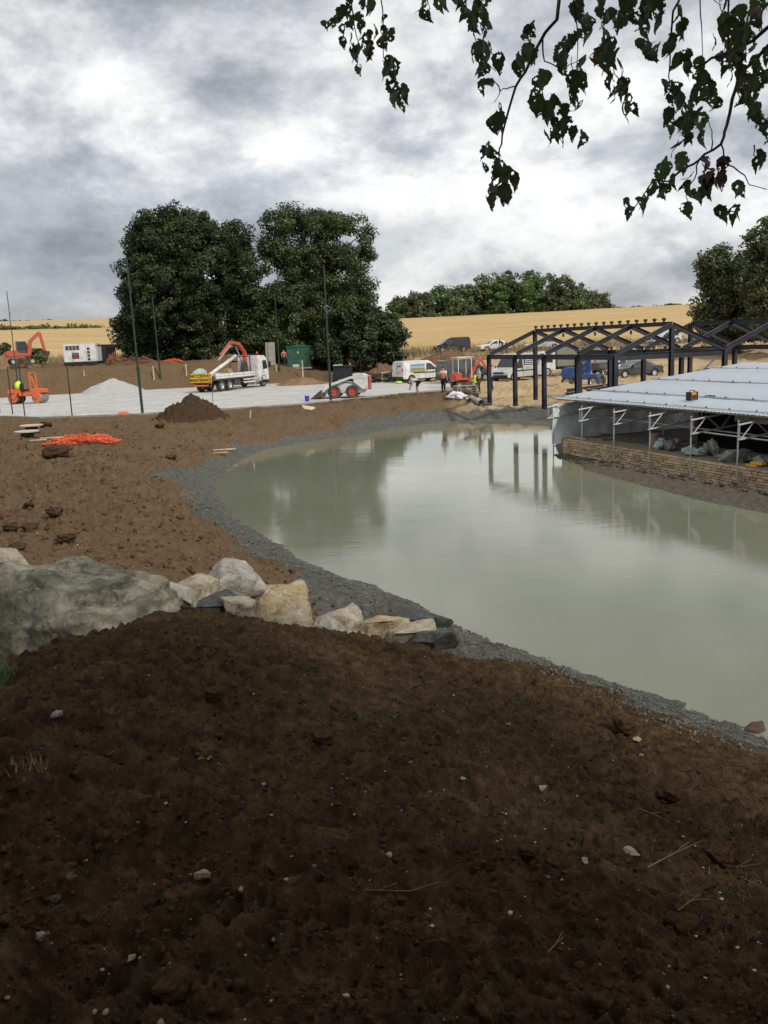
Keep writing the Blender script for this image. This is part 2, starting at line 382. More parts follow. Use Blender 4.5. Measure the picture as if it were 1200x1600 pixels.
# ------------------------------------------------------------------ ground sheet
def grid_mesh(name, X, Y, Z, attrs, keep=None):
    nr, nc = X.shape; idx = np.arange(nr*nc).reshape(nr, nc)
    q = np.stack([idx[:-1, :-1], idx[:-1, 1:], idx[1:, 1:], idx[1:, :-1]], -1).reshape(-1, 4)
    if keep is not None:
        kk = keep.reshape(-1); q = q[kk[q].all(1)]
        used = np.unique(q); mp_ = np.full(nr*nc, -1); mp_[used] = np.arange(len(used)); q = mp_[q]
    else: used = np.arange(nr*nc)
    me = bpy.data.meshes.new(name); co_ = np.stack([X, Y, Z], -1).reshape(-1, 3)[used]
    me.vertices.add(len(co_)); me.vertices.foreach_set('co', co_.ravel())
    me.loops.add(q.size); me.loops.foreach_set('vertex_index', q.ravel().astype(np.int32))
    me.polygons.add(len(q)); me.polygons.foreach_set('loop_start', (np.arange(len(q))*4).astype(np.int32))
    me.polygons.foreach_set('loop_total', np.full(len(q), 4, np.int32))
    me.update(); me.polygons.foreach_set('use_smooth', np.ones(len(q), bool))
    for k, v in attrs.items():
        a = me.attributes.new(k, 'FLOAT', 'POINT'); a.data.foreach_set('value', np.ascontiguousarray(v.reshape(-1)[used], dtype=np.float32))
    me.validate(); return me
RADII = np.concatenate([np.geomspace(.25, 1.4, 24, endpoint=False), np.geomspace(1.4, 17, 640, endpoint=False), np.geomspace(17, 70, 260, endpoint=False), np.geomspace(70, 400, 90, endpoint=False), np.geomspace(400, 6000, 40)])
ANG = np.concatenate([np.linspace(-math.pi, R(-34), 40, endpoint=False), np.linspace(R(-34), R(34), 470, endpoint=False), np.linspace(R(34), math.pi, 41)])
RR, AA = np.meshgrid(RADII, ANG, indexing='ij'); GX = RR*np.sin(AA); GY = RR*np.cos(AA)
z_, clay_, sand_, ns_, court_, d_ = height(GX.ravel(), GY.ravel(), True, True)
GZ = z_.reshape(GX.shape)
GZ = np.where((GY < 1.0), np.minimum(GZ, 3.2), GZ)
g_attr = dict(clay=clay_, sand=sand_, nearsoil=ns_)
# ground material
def attr(t, n): a = N(t, 'ShaderNodeAttribute', attribute_name=n); return a.outputs['Fac']
MG = bpy.data.materials.new('site_ground'); MG.use_nodes = True; t = MG.node_tree; b = t.nodes['Principled BSDF']
gp = N(t, 'ShaderNodeNewGeometry').outputs['Position']
nA = noise(t, gp, .5, 5); nB = noise(t, gp, 7, 8, .68); nC = noise(t, gp, 38, 5, .7)
dark = ramp(t, nB, [(.25, (.022, .0135, .0066)), (.5, (.084, .0545, .029)), (.78, (.175, .116, .068))])
dry = ramp(t, nB, [(.2, (.050, .031, .016)), (.45, (.135, .088, .049)), (.8, (.26, .18, .108))])
dry = mixc(t, ramp(t, nA, [(.38, 0), (.62, .7)]), dry, (.18, .122, .075))
soil = mixc(t, attr(t, 'nearsoil'), dry, dark)
clayc = ramp(t, nB, [(.2, (.044, .046, .040)), (.5, (.125, .126, .112)), (.8, (.225, .222, .196))])
clayc = mixc(t, ramp(t, noise(t, gp, 1.2, 6, .65), [(.5, 0), (.75, .5)]), clayc, (.12, .09, .06))
sandc = ramp(t, noise(t, gp, .35, 8, .62), [(.25, (.33, .23, .125)), (.5, (.49, .36, .21)), (.75, (.58, .46, .30))])
c = mixc(t, attr(t, 'sand'), soil, sandc); c = mixc(t, attr(t, 'clay'), c, clayc)
# pale chalk and flint crumbs in the soil
vo = N(t, 'ShaderNodeTexVoronoi'); vo.inputs['Scale'].default_value = 15; t.links.new(gp, vo.inputs['Vector'])
crumb = math_node(t, 'MULTIPLY', math_node(t, 'LESS_THAN', vo.outputs['Distance'], .14), math_node(t, 'GREATER_THAN', N(t, 'ShaderNodeSeparateXYZ').outputs[0], .80))
_s = [n for n in t.nodes if n.type == 'SEPXYZ'][-1]; t.links.new(vo.outputs['Color'], _s.inputs[0])
c = mixc(t, math_node(t, 'MULTIPLY', crumb, .35), c, (.34, .27, .18))
t.links.new(c, b.inputs['Base Color']); b.inputs['Roughness'].default_value = 1; b.inputs['Specular IOR Level'].default_value = .03
bp = N(t, 'ShaderNodeBump'); bp.inputs['Strength'].default_value = 1.0; bp.inputs['Distance'].default_value = .10
t.links.new(math_node(t, 'ADD', math_node(t, 'MULTIPLY', nB, .6), math_node(t, 'MULTIPLY', nC, .5)), bp.inputs['Height']); t.links.new(bp.outputs[0], b.inputs['Normal'])
g = link('ground', grid_mesh('ground', GX, GY, GZ, g_attr), MG, kind='structure')
# ------------------------------------------------------------------ water
MWt = bpy.data.materials.new('muddy_water'); MWt.use_nodes = True; t = MWt.node_tree; b = t.nodes['Principled BSDF']
gp = N(t, 'ShaderNodeNewGeometry').outputs['Position']
wc = ramp(t, noise(t, gp, .12, 4), [(.3, (.158, .167, .115)), (.7, (.195, .203, .147))])
t.links.new(wc, b.inputs['Base Color']); b.inputs['IOR'].default_value = 1.33; b.inputs['Roughness'].default_value = .02
b.inputs['Specular IOR Level'].default_value = .5
mpn = N(t, 'ShaderNodeMapping'); t.links.new(gp, mpn.inputs[0]); mpn.inputs['Scale'].default_value = (.6, 1.6, 1)
w1 = noise(t, mpn.outputs[0], 4.2, 6, .62); w2 = noise(t, mpn.outputs[0], .5, 3)
bp = N(t, 'ShaderNodeBump'); bp.inputs['Distance'].default_value = .02; bp.inputs['Strength'].default_value = .13
t.links.new(math_node(t, 'MULTIPLY', w1, ramp(t, w2, [(.35, .25), (.65, 1.0)])), bp.inputs['Height']); t.links.new(bp.outputs[0], b.inputs['Normal'])
me = bpy.data.meshes.new('water'); x0, y0 = POND.min(0)-1.0; x1, y1 = POND.max(0)+1.0
area = np.sum(POND[:, 0]*np.roll(POND[:, 1], -1)-np.roll(POND[:, 0], -1)*POND[:, 1])
me.from_pydata([(x0, y0, WZ), (x1, y0, WZ), (x1, y1, WZ), (x0, y1, WZ)], [], [(0, 1, 2, 3)])
link('water', me, MWt, kind='structure')
# ------------------------------------------------------------------ gravel court with its edging kerb
M['gravel'] = mat('crushed_stone', (.50, .49, .47), .9, var=.18, scale=1.6, bump=1, bscale=9, dirt=(.34, .33, .31), dirt_amt=.55, dscale=.5)
M['gravelheap'] = mat('crushed_stone_heap', (.40, .40, .39), .9, var=.3, scale=14, bump=1, bscale=18)
me = bpy.data.meshes.new('gravel_court')
me.from_pydata([(x, y, .02) for x, y in COURT], [], [tuple(range(len(COURT)))])
gc = link('gravel_court', me, 'gravel', kind='structure')
if gc.data.polygons[0].normal.z < 0: gc.data.flip_normals()
mb = MB()
for i in range(0, 8):
    a, c2 = COURT[i], COURT[i+1]; mb.bar((a[0], a[1], .0), (c2[0], c2[1], .0), .14, .22)
mb.build('kerb', 'concrete', kind='structure')
# ------------------------------------------------------------------ wheat field: a standing crop 0.7 m high
MWh = bpy.data.materials.new('ripe_wheat'); MWh.use_nodes = True; t = MWh.node_tree; b = t.nodes['Principled BSDF']
gp = N(t, 'ShaderNodeNewGeometry').outputs['Position']
mpn = N(t, 'ShaderNodeMapping'); t.links.new(gp, mpn.inputs[0]); mpn.inputs['Scale'].default_value = (.05, .22, .05)
wa = noise(t, mpn.outputs[0], 1, 6, .6); wb = noise(t, gp, 1.6, 6, .7)
c = ramp(t, wa, [(.3, (.41, .275, .12)), (.5, (.49, .35, .17)), (.7, (.56, .42, .225))])
c = mixc(t, ramp(t, wb, [(.3, .35), (.6, 0)]), c, (.40, .26, .08))
t.links.new(c, b.inputs['Base Color']); b.inputs['Roughness'].default_value = .9; b.inputs['Specular IOR Level'].default_value = .1
bp = N(t, 'ShaderNodeBump'); bp.inputs['Strength'].default_value = .6; bp.inputs['Distance'].default_value = .2; t.links.new(wb, bp.inputs['Height']); t.links.new(bp.outputs[0], b.inputs['Normal'])
wr = np.concatenate([np.geomspace(134, 420, 70, endpoint=False), np.geomspace(420, 2400, 40)]); wa_ = np.linspace(R(-40), R(40), 260)
WR, WA = np.meshgrid(wr, wa_, indexing='ij'); edge = 1+.012*np.sin(WA*40)
WR = WR*np.where(WR < 140, edge, 1)
WX, WY = WR*np.sin(WA), WR*np.cos(WA); WZg = height(WX.ravel(), WY.ravel(), False).reshape(WX.shape)+.75+.10*(vnoise(WX/3, WY/3)-.5)
# front skirt: stalks down to the ground
WX = np.vstack([WX[:1]*.9985, WX]); WY = np.vstack([WY[:1]*.9985, WY]); WZg = np.vstack([WZg[:1]-.9, WZg])
wf = grid_mesh('wheat_field', WX, WY, WZg, {})
link('wheat_field', wf, MWh, kind='structure')
# ------------------------------------------------------------------ foliage
def leafmat(name, dk, md, lt, trans=.25):
    Mt = bpy.data.materials.new(name); Mt.use_nodes = True; t = Mt.node_tree; b = t.nodes['Principled BSDF']; out = t.nodes['Material Output']
    c = ramp(t, attr(t, 'tint'), [(0, dk), (.5, md), (1, lt)])
    t.links.new(c, b.inputs['Base Color']); b.inputs['Roughness'].default_value = .55; b.inputs['Specular IOR Level'].default_value = .3
    tr = N(t, 'ShaderNodeBsdfTranslucent'); t.links.new(c, tr.inputs[0]); mx = N(t, 'ShaderNodeMixShader'); mx.inputs[0].default_value = trans
    t.links.new(b.outputs[0], mx.inputs[1]); t.links.new(tr.outputs[0], mx.inputs[2]); t.links.new(mx.outputs[0], out.inputs[0]); return Mt
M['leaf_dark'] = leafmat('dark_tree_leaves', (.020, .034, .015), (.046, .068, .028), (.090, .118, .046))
M['leaf_mid'] = leafmat('tree_leaves', (.034, .052, .020), (.075, .105, .038), (.130, .165, .060))
M['leaf_olive'] = leafmat('olive_tree_leaves', (.055, .072, .032), (.105, .128, .054), (.15, .165, .072), .15)
M['leaf_light'] = leafmat('hedge_leaves', (.055, .098, .030), (.10, .165, .05), (.165, .225, .085), .15)
M['leaf_copse'] = leafmat('copse_leaves', (.075, .100, .044), (.14, .175, .075), (.21, .25, .11), .15)
M['leaf_dry'] = leafmat('dry_grass', (.16, .12, .06), (.28, .22, .11), (.42, .35, .19))
def leaves_mesh(name, C, rad, n_per, size, g, flat=.75, upw=.5):
    """C: clump centres (k,3), rad: radii (k,)"""
    k = len(C); n = k*n_per
    ci = np.repeat(np.arange(k), n_per)
    dv = g.normal(size=(n, 3)); dv /= np.linalg.norm(dv, axis=1)[:, None]
    rr = g.random(n)**.45
    off = dv*(rr*rad[ci])[:, None]; off[:, 2] *= flat
    P = C[ci]+off
    nr = dv*.7+g.normal(size=(n, 3))*.6; nr[:, 2] += upw; nr /= np.linalg.norm(nr, axis=1)[:, None]
    a = np.cross(nr, g.normal(size=(n, 3))); a /= np.linalg.norm(a, axis=1)[:, None]; b = np.cross(nr, a)
    s = size*(.6+.8*g.random(n))[:, None]
    V = np.stack([P-a*s, P-b*s*.55+nr*s*.12, P+a*s, P+b*s*.55+nr*s*.12], 1).reshape(-1, 3)
    me = bpy.data.meshes.new(name)
    me.vertices.add(len(V)); me.vertices.foreach_set('co', V.ravel())
    q = np.arange(4*n, dtype=np.int32)
    me.loops.add(4*n); me.loops.foreach_set('vertex_index', q)
    me.polygons.add(n); me.polygons.foreach_set('loop_start', np.arange(n, dtype=np.int32)*4); me.polygons.foreach_set('loop_total', np.full(n, 4, np.int32))
    me.update()
    ctint = np.clip(g.normal(.45, .26, k), 0, 1)
    tint = np.clip(ctint[ci]+g.normal(0, .13, n), 0, 1)
    at_ = me.attributes.new('tint', 'FLOAT', 'FACE'); at_.data.foreach_set('value', tint.astype(np.float32))
    return me
def crown_clumps(ells, k, g, shell=.55, rclump=(.8, 1.3)):
    vol = np.array([e[3]*e[4]*e[5] for e in ells])**(2/3); vol /= vol.sum()
    C = []; Rr = []
    for e, f in zip(ells, vol):
        n = max(3, int(k*f)); d = g.normal(size=(n, 3)); d /= np.linalg.norm(d, axis=1)[:, None]
        r = (shell+(1-shell)*g.random(n)**.6)*(1+.10*np.sin(d[:, 0]*5+e[0])*np.cos(d[:, 2]*6+e[2]))
        C.append(np.array(e[:3])+d*r[:, None]*np.array(e[3:6])); Rr.append(g.uniform(*rclump, n))
    return np.vstack(C), np.concatenate(Rr)
def ell(px, py, rx, ry, D, dz=.9):
    p = at(px, py, D); s = D/FPX*1.0
    return (p.x, p.y, p.z, rx*s, max(rx, ry)*s*dz, ry*s)
def tree(name, label, cat, base, ells, k, n_per, leaf, mt, trunk_r, seed, rclump=(.8, 1.3), group=None, limbs=26, shell=.55, trunk=True):
    g = np.random.default_rng(seed); base = Vector(base)
    root = thing(name, label, cat, base, 0, group)
    E = [(e[0]-base.x, e[1]-base.y, e[2]-base.z, *e[3:]) for e in ells]
    C, Rr = crown_clumps(E, k, g, shell, rclump); ok = C[:, 2] > .15; C, Rr = C[ok], Rr[ok]
    me = leaves_mesh('crown', C, Rr, n_per, leaf, g)
    link('crown', me, mt, root)
    if trunk:
        top = max(e[2]+e[5] for e in E); mid = Vector(np.mean([e[:3] for e in E], 0)); fk = Vector((mid.x*.3, mid.y*.3, top*.32))
        mb = MB(); mb.tube([(0, 0, -.4), (0, 0, .25), fk*.5, fk, (mid.x*.7, mid.y*.7, top*.62), (mid.x, mid.y, top*.85)], [trunk_r*1.5, trunk_r*1.1, trunk_r*.9, trunk_r*.75, trunk_r*.4, trunk_r*.12], 8)
        for i in g.choice(len(C), min(limbs, len(C)), replace=False):
            e = Vector(C[i]); s_ = fk*g.uniform(.75, 1.0)+Vector((mid.x*.4, mid.y*.4, top*.3))*g.uniform(0, .8)*.6
            m1 = s_.lerp(e, .5)+Vector((g.normal()*.3, g.normal()*.3, .08*top*g.random()))
            mb.tube([s_, m1, e], [trunk_r*.32, trunk_r*.17, trunk_r*.05], 5, False)
        mb.build('trunk', 'bark', root, smooth=True)
    return root
DT = 104
bz = hit(270, 588); bl = Vector(at(275, 585, DT)); bl.z = gz(bl.x, bl.y)
tree('broadleaf_tree', 'tall dense dark tree with a rounded dome top, behind the gravel heap', 'tree', bl,
     [ell(270, 386, 66, 58, DT), ell(246, 370, 44, 38, DT+1), ell(300, 370, 44, 38, DT+1), ell(240, 440, 52, 75, DT+1), ell(318, 430, 62, 85, DT-1), ell(368, 372, 24, 26, DT+2), ell(243, 515, 62, 48, DT), ell(325, 505, 60, 52, DT), ell(225, 545, 40, 26, DT-1), ell(372, 440, 35, 60, DT+3), ell(220, 500, 32, 60, DT), ell(262, 460, 60, 60, DT-3), ell(330, 545, 60, 26, DT-1)],
     1500, 130, .155, M['leaf_dark'], .75, 1, group='pair of big trees behind the court', shell=.5, rclump=(.6, 1.15))
br = Vector(at(478, 580, DT)); br.z = gz(br.x, br.y)
tree('broadleaf_tree', 'tall spreading tree with open branches showing sky, above the green cabin and skid steer loader', 'tree', br,
     [ell(462, 372, 56, 48, DT), ell(540, 378, 44, 40, DT+1), ell(425, 432, 55, 52, DT-1), ell(535, 425, 52, 42, DT), ell(480, 480, 85, 40, DT), ell(410, 500, 50, 45, DT+1), ell(556, 470, 32, 36, DT+1), ell(480, 430, 40, 40, DT+2), ell(500, 352, 50, 20, DT), ell(455, 530, 70, 26, DT-2), ell(510, 525, 50, 30, DT-1), ell(400, 535, 45, 28, DT)],
     760, 150, .15, M['leaf_mid'], .6, 2, group='pair of big trees behind the court', shell=.62, limbs=60)
bb = Vector(at(585, 573, 98)); bb.z = gz(bb.x, bb.y)
tree('broad_bush', 'dark rounded bush at the right foot of the two big trees', 'bush', bb,
     [ell(590, 525, 40, 38, 98), ell(555, 515, 45, 45, 99), ell(612, 545, 20, 24, 98), ell(545, 550, 60, 22, 98)], 260, 110, .19, M['leaf_dark'], .2, 3, rclump=(.6, 1.0))
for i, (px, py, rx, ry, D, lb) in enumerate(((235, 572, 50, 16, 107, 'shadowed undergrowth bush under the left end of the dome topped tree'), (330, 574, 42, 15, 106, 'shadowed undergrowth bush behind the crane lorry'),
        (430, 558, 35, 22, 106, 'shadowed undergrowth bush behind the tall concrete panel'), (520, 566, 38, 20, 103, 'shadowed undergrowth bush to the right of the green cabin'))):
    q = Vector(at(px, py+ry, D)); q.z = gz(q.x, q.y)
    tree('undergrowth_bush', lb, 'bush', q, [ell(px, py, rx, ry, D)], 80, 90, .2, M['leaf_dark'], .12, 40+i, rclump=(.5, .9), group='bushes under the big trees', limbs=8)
# copse on the hill
cop = [(626, 466, 20, 499), (655, 456, 24, 497), (688, 449, 22, 496), (718, 447, 20, 494), (733, 447, 12, 494), (757, 432, 23, 493), (778, 430, 17, 492), (797, 422, 19, 492),
       (828, 424, 22, 491), (853, 429, 24, 491), (880, 434, 20, 490), (903, 441, 15, 489), (925, 452, 11, 489), (944, 455, 11, 488)]
clab = ['leftmost low tree of the hilltop copse, next to the dark bush', 'round tree of the copse just right of its low leftmost tree', 'copse tree with a level top above the black van on the field edge', 'copse tree left of the narrow dark one on the hilltop',
        'narrow dark tree standing out of the middle left of the copse', 'broad tall copse tree left of the two highest crowns', 'slim copse tree beside the highest crown', 'highest crown of the hilltop copse',
        'second highest rounded crown of the copse, right of the highest', 'broad rounded tree on the right half of the copse', 'copse tree whose crown slopes down to the right', 'smaller copse tree before the two thin end trees', 'thin see-through tree, second from the right end of the copse', 'thin see-through tree at the right end of the copse']
for i, (px, ty, hw, by) in enumerate(cop):
    D = 345+rnd.uniform(-6, 10); q = Vector(at(px, by, D)); q.z = gz(q.x, q.y)
    h = by-ty; thin = i >= 12
    ells = [ell(px, ty+h*.32, hw*.8, h*.32, D), ell(px-hw*.3, ty+h*.55, hw*.8, h*.36, D-2), ell(px+hw*.35, ty+h*.6, hw*.75, h*.34, D+1), ell(px, ty+h*.82, hw*.9, h*.2, D-2)]
    tree('copse_tree', clab[i], 'tree', q, ells, 50 if thin else 90, 30 if thin else 60, .48, M['leaf_olive'] if i % 3 == 1 or thin else M['leaf_light' if i % 2 == 0 else 'leaf_copse'], .35, 60+i, rclump=(1.2, 2.2), group='trees of the hilltop copse', limbs=8)
for i, px in enumerate((618, 640, 662, 684, 703, 735, 760, 790, 815, 845, 875, 905)):
    D = 338+rnd.uniform(-3, 3); by = 501-(px-618)*.043; q = Vector(at(px, by, D)); q.z = gz(q.x, q.y)
    tree('hedge_bush', 'low bush at the foot of the copse '+('at its left end in the open', 'below the leftmost low tree', 'second below the low left trees', 'where the pale field track starts', 'below the level topped tree', 'left of the narrow dark tree', 'below the broad tall tree', 'below the highest crown', 'below the second highest crown', 'below the broad rounded tree', 'below the sloping crown', 'near its right end')[i], 'bush', q, [ell(px, by-4-rnd.random()*3, 13, 5+rnd.random()*3, D)], 22, 36, .45, M['leaf_light' if i < 5 else 'leaf_mid'], .1, 90+i, rclump=(.9, 1.5), group='bushes at the foot of the copse', limbs=3)
# big trees at the right edge
q = Vector(at(1150, 540, 96)); q.z = gz(q.x, q.y)
tree('side_tree', 'dark bushy tree rising behind the steel frame at the right edge', 'tree', q, [ell(1122, 412, 30, 26, 96), ell(1148, 440, 48, 38, 96), ell(1120, 478, 34, 26, 96), ell(1175, 480, 55, 40, 97), ell(1150, 510, 60, 25, 96)], 330, 110, .18, M['leaf_olive'], .4, 5, rclump=(.7, 1.2), limbs=30)
q = Vector(at(1225, 540, 88)); q.z = gz(q.x, q.y)
tree('side_tree', 'lighter olive tree cut off by the right edge, taller than the dark one', 'tree', q, [ell(1205, 375, 34, 38, 88), ell(1215, 430, 50, 55, 88), ell(1250, 370, 50, 60, 89), ell(1230, 490, 60, 40, 88)], 280, 110, .17, M['leaf_olive'], .4, 6, rclump=(.6, 1.1), limbs=30)
# hedges and far trees
def hedge(px0, px1, ytop, ybase, D, label, mt, seed, leaf=.5, name='field_hedge', cat='hedge', group=None, k=None):
    a = Vector(at((px0+px1)/2, ybase, D)); a.z = gz(a.x, a.y); n = max(2, int((px1-px0)/9)); E = []
    for i in range(n):
        px = px0+(px1-px0)*(i+.5)/n; h = (ybase-ytop)*rnd.uniform(.72, 1.1)
        e = ell(px, ybase-h*.45, (px1-px0)/n*.72, h*.5, D); E.append(e)
    return tree(name, label, cat, a, E, k or n*14, 34, leaf, mt, .1, seed, rclump=(1.0, 1.9), limbs=2, trunk=True, group=group)
hedge(-30, 40, 511, 524, 285, 'low dark green hedge across the wheat at the left edge, behind the excavator', M['leaf_mid'], 110)
hedge(38, 104, 511, 525, 284, 'low hedge between the excavator boom and the taller bushy hedge', M['leaf_light'], 111)
hedge(104, 132, 507, 527, 282, 'bushy hedge clump above the left end of the white generator', M['leaf_light'], 112)
hedge(130, 192, 508, 529, 280, 'tall bushy hedge above the grey tank, ending at the dome topped tree', M['leaf_light'], 113)
for i, (a, c_, ty) in enumerate(((-25, 10, 497), (22, 48, 500), (62, 90, 498), (94, 124, 500), (122, 152, 500), (150, 180, 502))):
    hedge(a, c_, ty+1, 506-.02*i, 1250, ['rounded far tree clump on the horizon at the left edge', 'low flat far tree clump, second along the left horizon', 'domed far tree clump above the hedge left of the generator', 'long far tree clump above the generator', 'long far tree clump above the tank', 'low far tree clump beside the dome topped tree'][i],
          M['leaf_dark'], 120+i, 1.9, 'horizon_trees', 'tree clump', 'tree clumps on the left horizon')
for i, (a, c_, ty) in enumerate(((958, 990, 481), (990, 1022, 480), (1020, 1046, 477), (1044, 1084, 474), (1080, 1120, 474))):
    hedge(a, c_, ty, 491-.03*(a-958), 430, ['low dark hedge on the skyline just right of the copse', 'low dark hedge in the middle of the right skyline', 'rounded bush on the right skyline', 'taller bushes on the skyline beside the dark bushy tree', 'skyline bushes behind the dark bushy tree'][i], M['leaf_mid'], 130+i, .8, 'skyline_hedge', 'hedge', 'hedges along the right skyline')
for i, (px, py, rx, ry, lb) in enumerate(((58, 560, 16, 14, 'scrubby bush behind the red excavator bucket'), (8, 552, 12, 12, 'scrubby bush left of the red excavator cab'))):
    D = 104; q = Vector(at(px, py+ry, D)); q.z = gz(q.x, q.y)
    tree('scrub_bush', lb, 'bush', q, [ell(px, py, rx, ry, D)], 30, 45, .22, M['leaf_olive'], .06, 140+i, rclump=(.35, .6), limbs=10)
# rough dry grass along the field edge (stuff)
def tufts(name, label, pts, h, mt, n_per, seed, spread):
    g = np.random.default_rng(seed); C = np.array(pts); k = len(C); n = k*n_per
    P = C[np.repeat(np.arange(k), n_per)]+np.c_[g.normal(size=(n, 2))*spread, np.zeros(n)]
    tip = P+np.c_[g.normal(size=(n, 2))*h*.35, h*(.5+.7*g.random(n))]; w = g.normal(size=(n, 3))*h*.035; w[:, 2] = 0
    V = np.stack([P-w, P+w, tip], 1).reshape(-1, 3)
    me = bpy.data.meshes.new(name); me.from_pydata(V.tolist(), [], np.arange(3*n).reshape(-1, 3).tolist())
    a = me.attributes.new('tint', 'FLOAT', 'FACE'); a.data.foreach_set('value', g.random(n).astype(np.float32))
    o = link(name, me, mt); o['kind'] = 'stuff'; o['label'] = label; return o
pts = []
for i in range(420):
    an = rnd.uniform(R(-28), R(30)); r = rnd.uniform(112, 134.5); x, y = r*math.sin(an), r*math.cos(an); pts.append((x, y))
zz = height([p[0] for p in pts], [p[1] for p in pts]); pts = [(x, y, z) for (x, y), z in zip(pts, zz)]
tufts('dry_grass', 'rough dry grass and stubble along the field edge', pts, 1.0, M['leaf_dry'], 26, 5, 1.3)
# ------------------------------------------------------------------ dark steel portal frame
FO = Vector((6.552, 52.985, 0)); FL, FW, FHE, FHR = 12.65, 6.21, 2.81, 4.05
def fp(t, w, z): return FO+fu*(t*FL)+fv*(w*FW)+Vector((0, 0, z))
def steel_bay(w0, ts, label, ridge_cleats, eave_cleats, tie_at, posts_left, center_ts):
    O = fp(0, w0, 0); r = thing('portal_shed', label, 'steel frame', O, -1.223, 'bays of the dark steel frame')
    P = lambda t, w, z: (t*FL, w*FW, z)
    def pc(nm, mb, **k): return mb.build(nm, 'darksteel', r, **k)
    for t in ts:
        for w in ((0, 1) if posts_left else (1,)):
            c = pc('post', MB().ibeam(P(t, w, -.05), P(t, w, FHE-.02), .2, .2, .018, (1, 0, 0)))
            MB().box(P(t, w, .012), (.34, .30, .025)).build('base_plate', 'darksteel', c)
        for w in (0, 1):
            dy = .0; pc('rafter', MB().ibeam((t*FL, w*FW+(.1 if w == 0 else -.1), FHE+.02), (t*FL, .5*FW+(-.02 if w == 0 else .02), FHR-.02), .15, .22, .016))
        MB().box((t*FL, .5*FW, FHR-.30), (.02, .12, .2)).build('apex_plate', 'darksteel', r)
    for t in center_ts: pc('post', MB().ibeam(P(t, .5, -.05), P(t, .5, FHR-.12), .2, .2, .018, (1, 0, 0)))
    t0, t1 = ts[0], ts[-1]
    pc('ridge_beam', MB().ibeam(P(t0, .5, FHR+.02), P(t1, .5, FHR+.02), .15, .20, .016))
    for w in (0, 1):
        if w == 0 and not posts_left: continue
        for a, b in zip(ts[:-1], ts[1:]): pc('eaves_beam', MB().ibeam((a*FL+.11, w*FW, FHE-.14), (b*FL-.11, w*FW, FHE-.14), .14, .25, .016))
    for t in tie_at: pc('tie_beam', MB().ibeam((t*FL, .11, FHE-.16), (t*FL, FW-.11, FHE-.16), .15, .30, .018))
    base = None
    def cleat(p):
        nonlocal base
        if base is None:
            mb = MB(); mb.tube([(0, 0, 0), (0, 0, .06)], .05, 8); mb.lathe([(.06, .06), (.10, .10), (.11, .16), (.085, .19)], 10); base = mb.build('cleat', 'rust', r, loc=p)
        else:
            c = base.copy(); COL.objects.link(c); c.parent = r; c.location = p
    for i in range(ridge_cleats): cleat(P(t0+(t1-t0)*(i+.15)/ridge_cleats, .5, FHR+.12))
    for i in range(eave_cleats): cleat(P(t0+(t1-t0)*(i+.4)/eave_cleats, 1, FHE-.015))
    return r
steel_bay(0, [0, .25, .5, .75, 1.0], 'long dark steel portal frame at the far end of the pond, ridge lined with cleats', 18, 13, [1.0], True, [0, 1.0])
steel_bay(1, [.5, .75, 1.0, 1.25], 'second dark steel roof bay at the right edge, in front of the bushy trees', 0, 0, [.5], False, [.5])
# ------------------------------------------------------------------ temporary scaffold roof over the stone wall
CO = Vector((K0.x, K0.y, 0)); CYAW = -1.223
def cl(s, b, z=0): return CO+fu*s+fv*b+Vector((0, 0, z))
EB, ES, EZ, SL = .3, -1.3, 1.17, .098          # eave: offset behind the wall face, start, height, slope
def rz_(b): return EZ+(b-EB)*SL
canopy = thing('scaffold_roof', 'temporary tin roof on tube scaffolding over the low stone wall', 'scaffold roof', CO, CYAW)
pitch = 1.05; nS = 16; rows = [(EB, 2.35), (2.25, 5.4), (5.3, 8.7), (8.6, 10.3)]
shm = {}
for ri, (b0, b1) in enumerate(rows):
    nsh = MB(); k = 12; w = pitch+.04; d = b1-b0
    vs = []; zs = [0.016 if i % 4 in (1, 2) else -.004 for i in range(2*k+1)]
    for i in range(2*k+1): vs += [(i*w/(2*k), 0, zs[i]), (i*w/(2*k), d, zs[i]+d*SL)]
    nsh.add(vs, [(2*i, 2*i+2, 2*i+3, 2*i+1) for i in range(2*k)])
    first = nsh.build('roof_sheet', 'roofmetal', canopy, loc=(ES, b0, rz_(b0)+.012*ri))
    for i in range(1, nS):
        c = first.copy(); COL.objects.link(c); c.parent = canopy; c.location = (ES+i*pitch, b0+rnd.uniform(-.02, .02), rz_(b0)+.012*ri+.003*(i % 3)); c.rotation_euler = (rnd.uniform(-.002, .002), rnd.uniform(-.004, .004), 0)
for b0 in (.55, 2.3, 5.35, 8.65):
    z = rz_(b0)+.05; rl = MB().tube([(ES-.15, b0, z), (ES+nS*pitch+.1, b0, z)], .018, 6).build('roof_rail', 'steel', canopy)
    mb = MB()
    for i in range(15): mb.box((ES+.3+i*1.12+rnd.uniform(-.2, .2), b0, z+.02), (.045, .04, .055))
    mb.build('clip', 'rust', rl)
for b0 in (.42, 3.6, 6.9, 10): MB().tube([(ES, b0, rz_(b0)-.05), (ES+nS*pitch, b0, rz_(b0)-.05)], .024, 6).build('purlin', 'steel', canopy)
SP = [-.4+2.12*i for i in range(7)]
def truss_mb(L):
    mb = MB(); h = .45; mb.tube([(0, 0, 0), (0, L, L*SL)], .030, 6); mb.tube([(0, 0, -h), (0, L, L*SL-h)], .030, 6)
    n = int(L/.55); 
    for i in range(n):
        y0 = .1+i*.55; y1 = y0+.5; z = lambda y: y*SL
        if i % 4 == 0: mb.tube([(0, y0-.05, z(y0)-h), (0, y0-.05, z(y0))], .018, 5)
        mb.tube([(0, y0, z(y0)-(h if i % 2 == 0 else 0)), (0, y1, z(y1)-(0 if i % 2 == 0 else h))], .018, 5)
    return mb
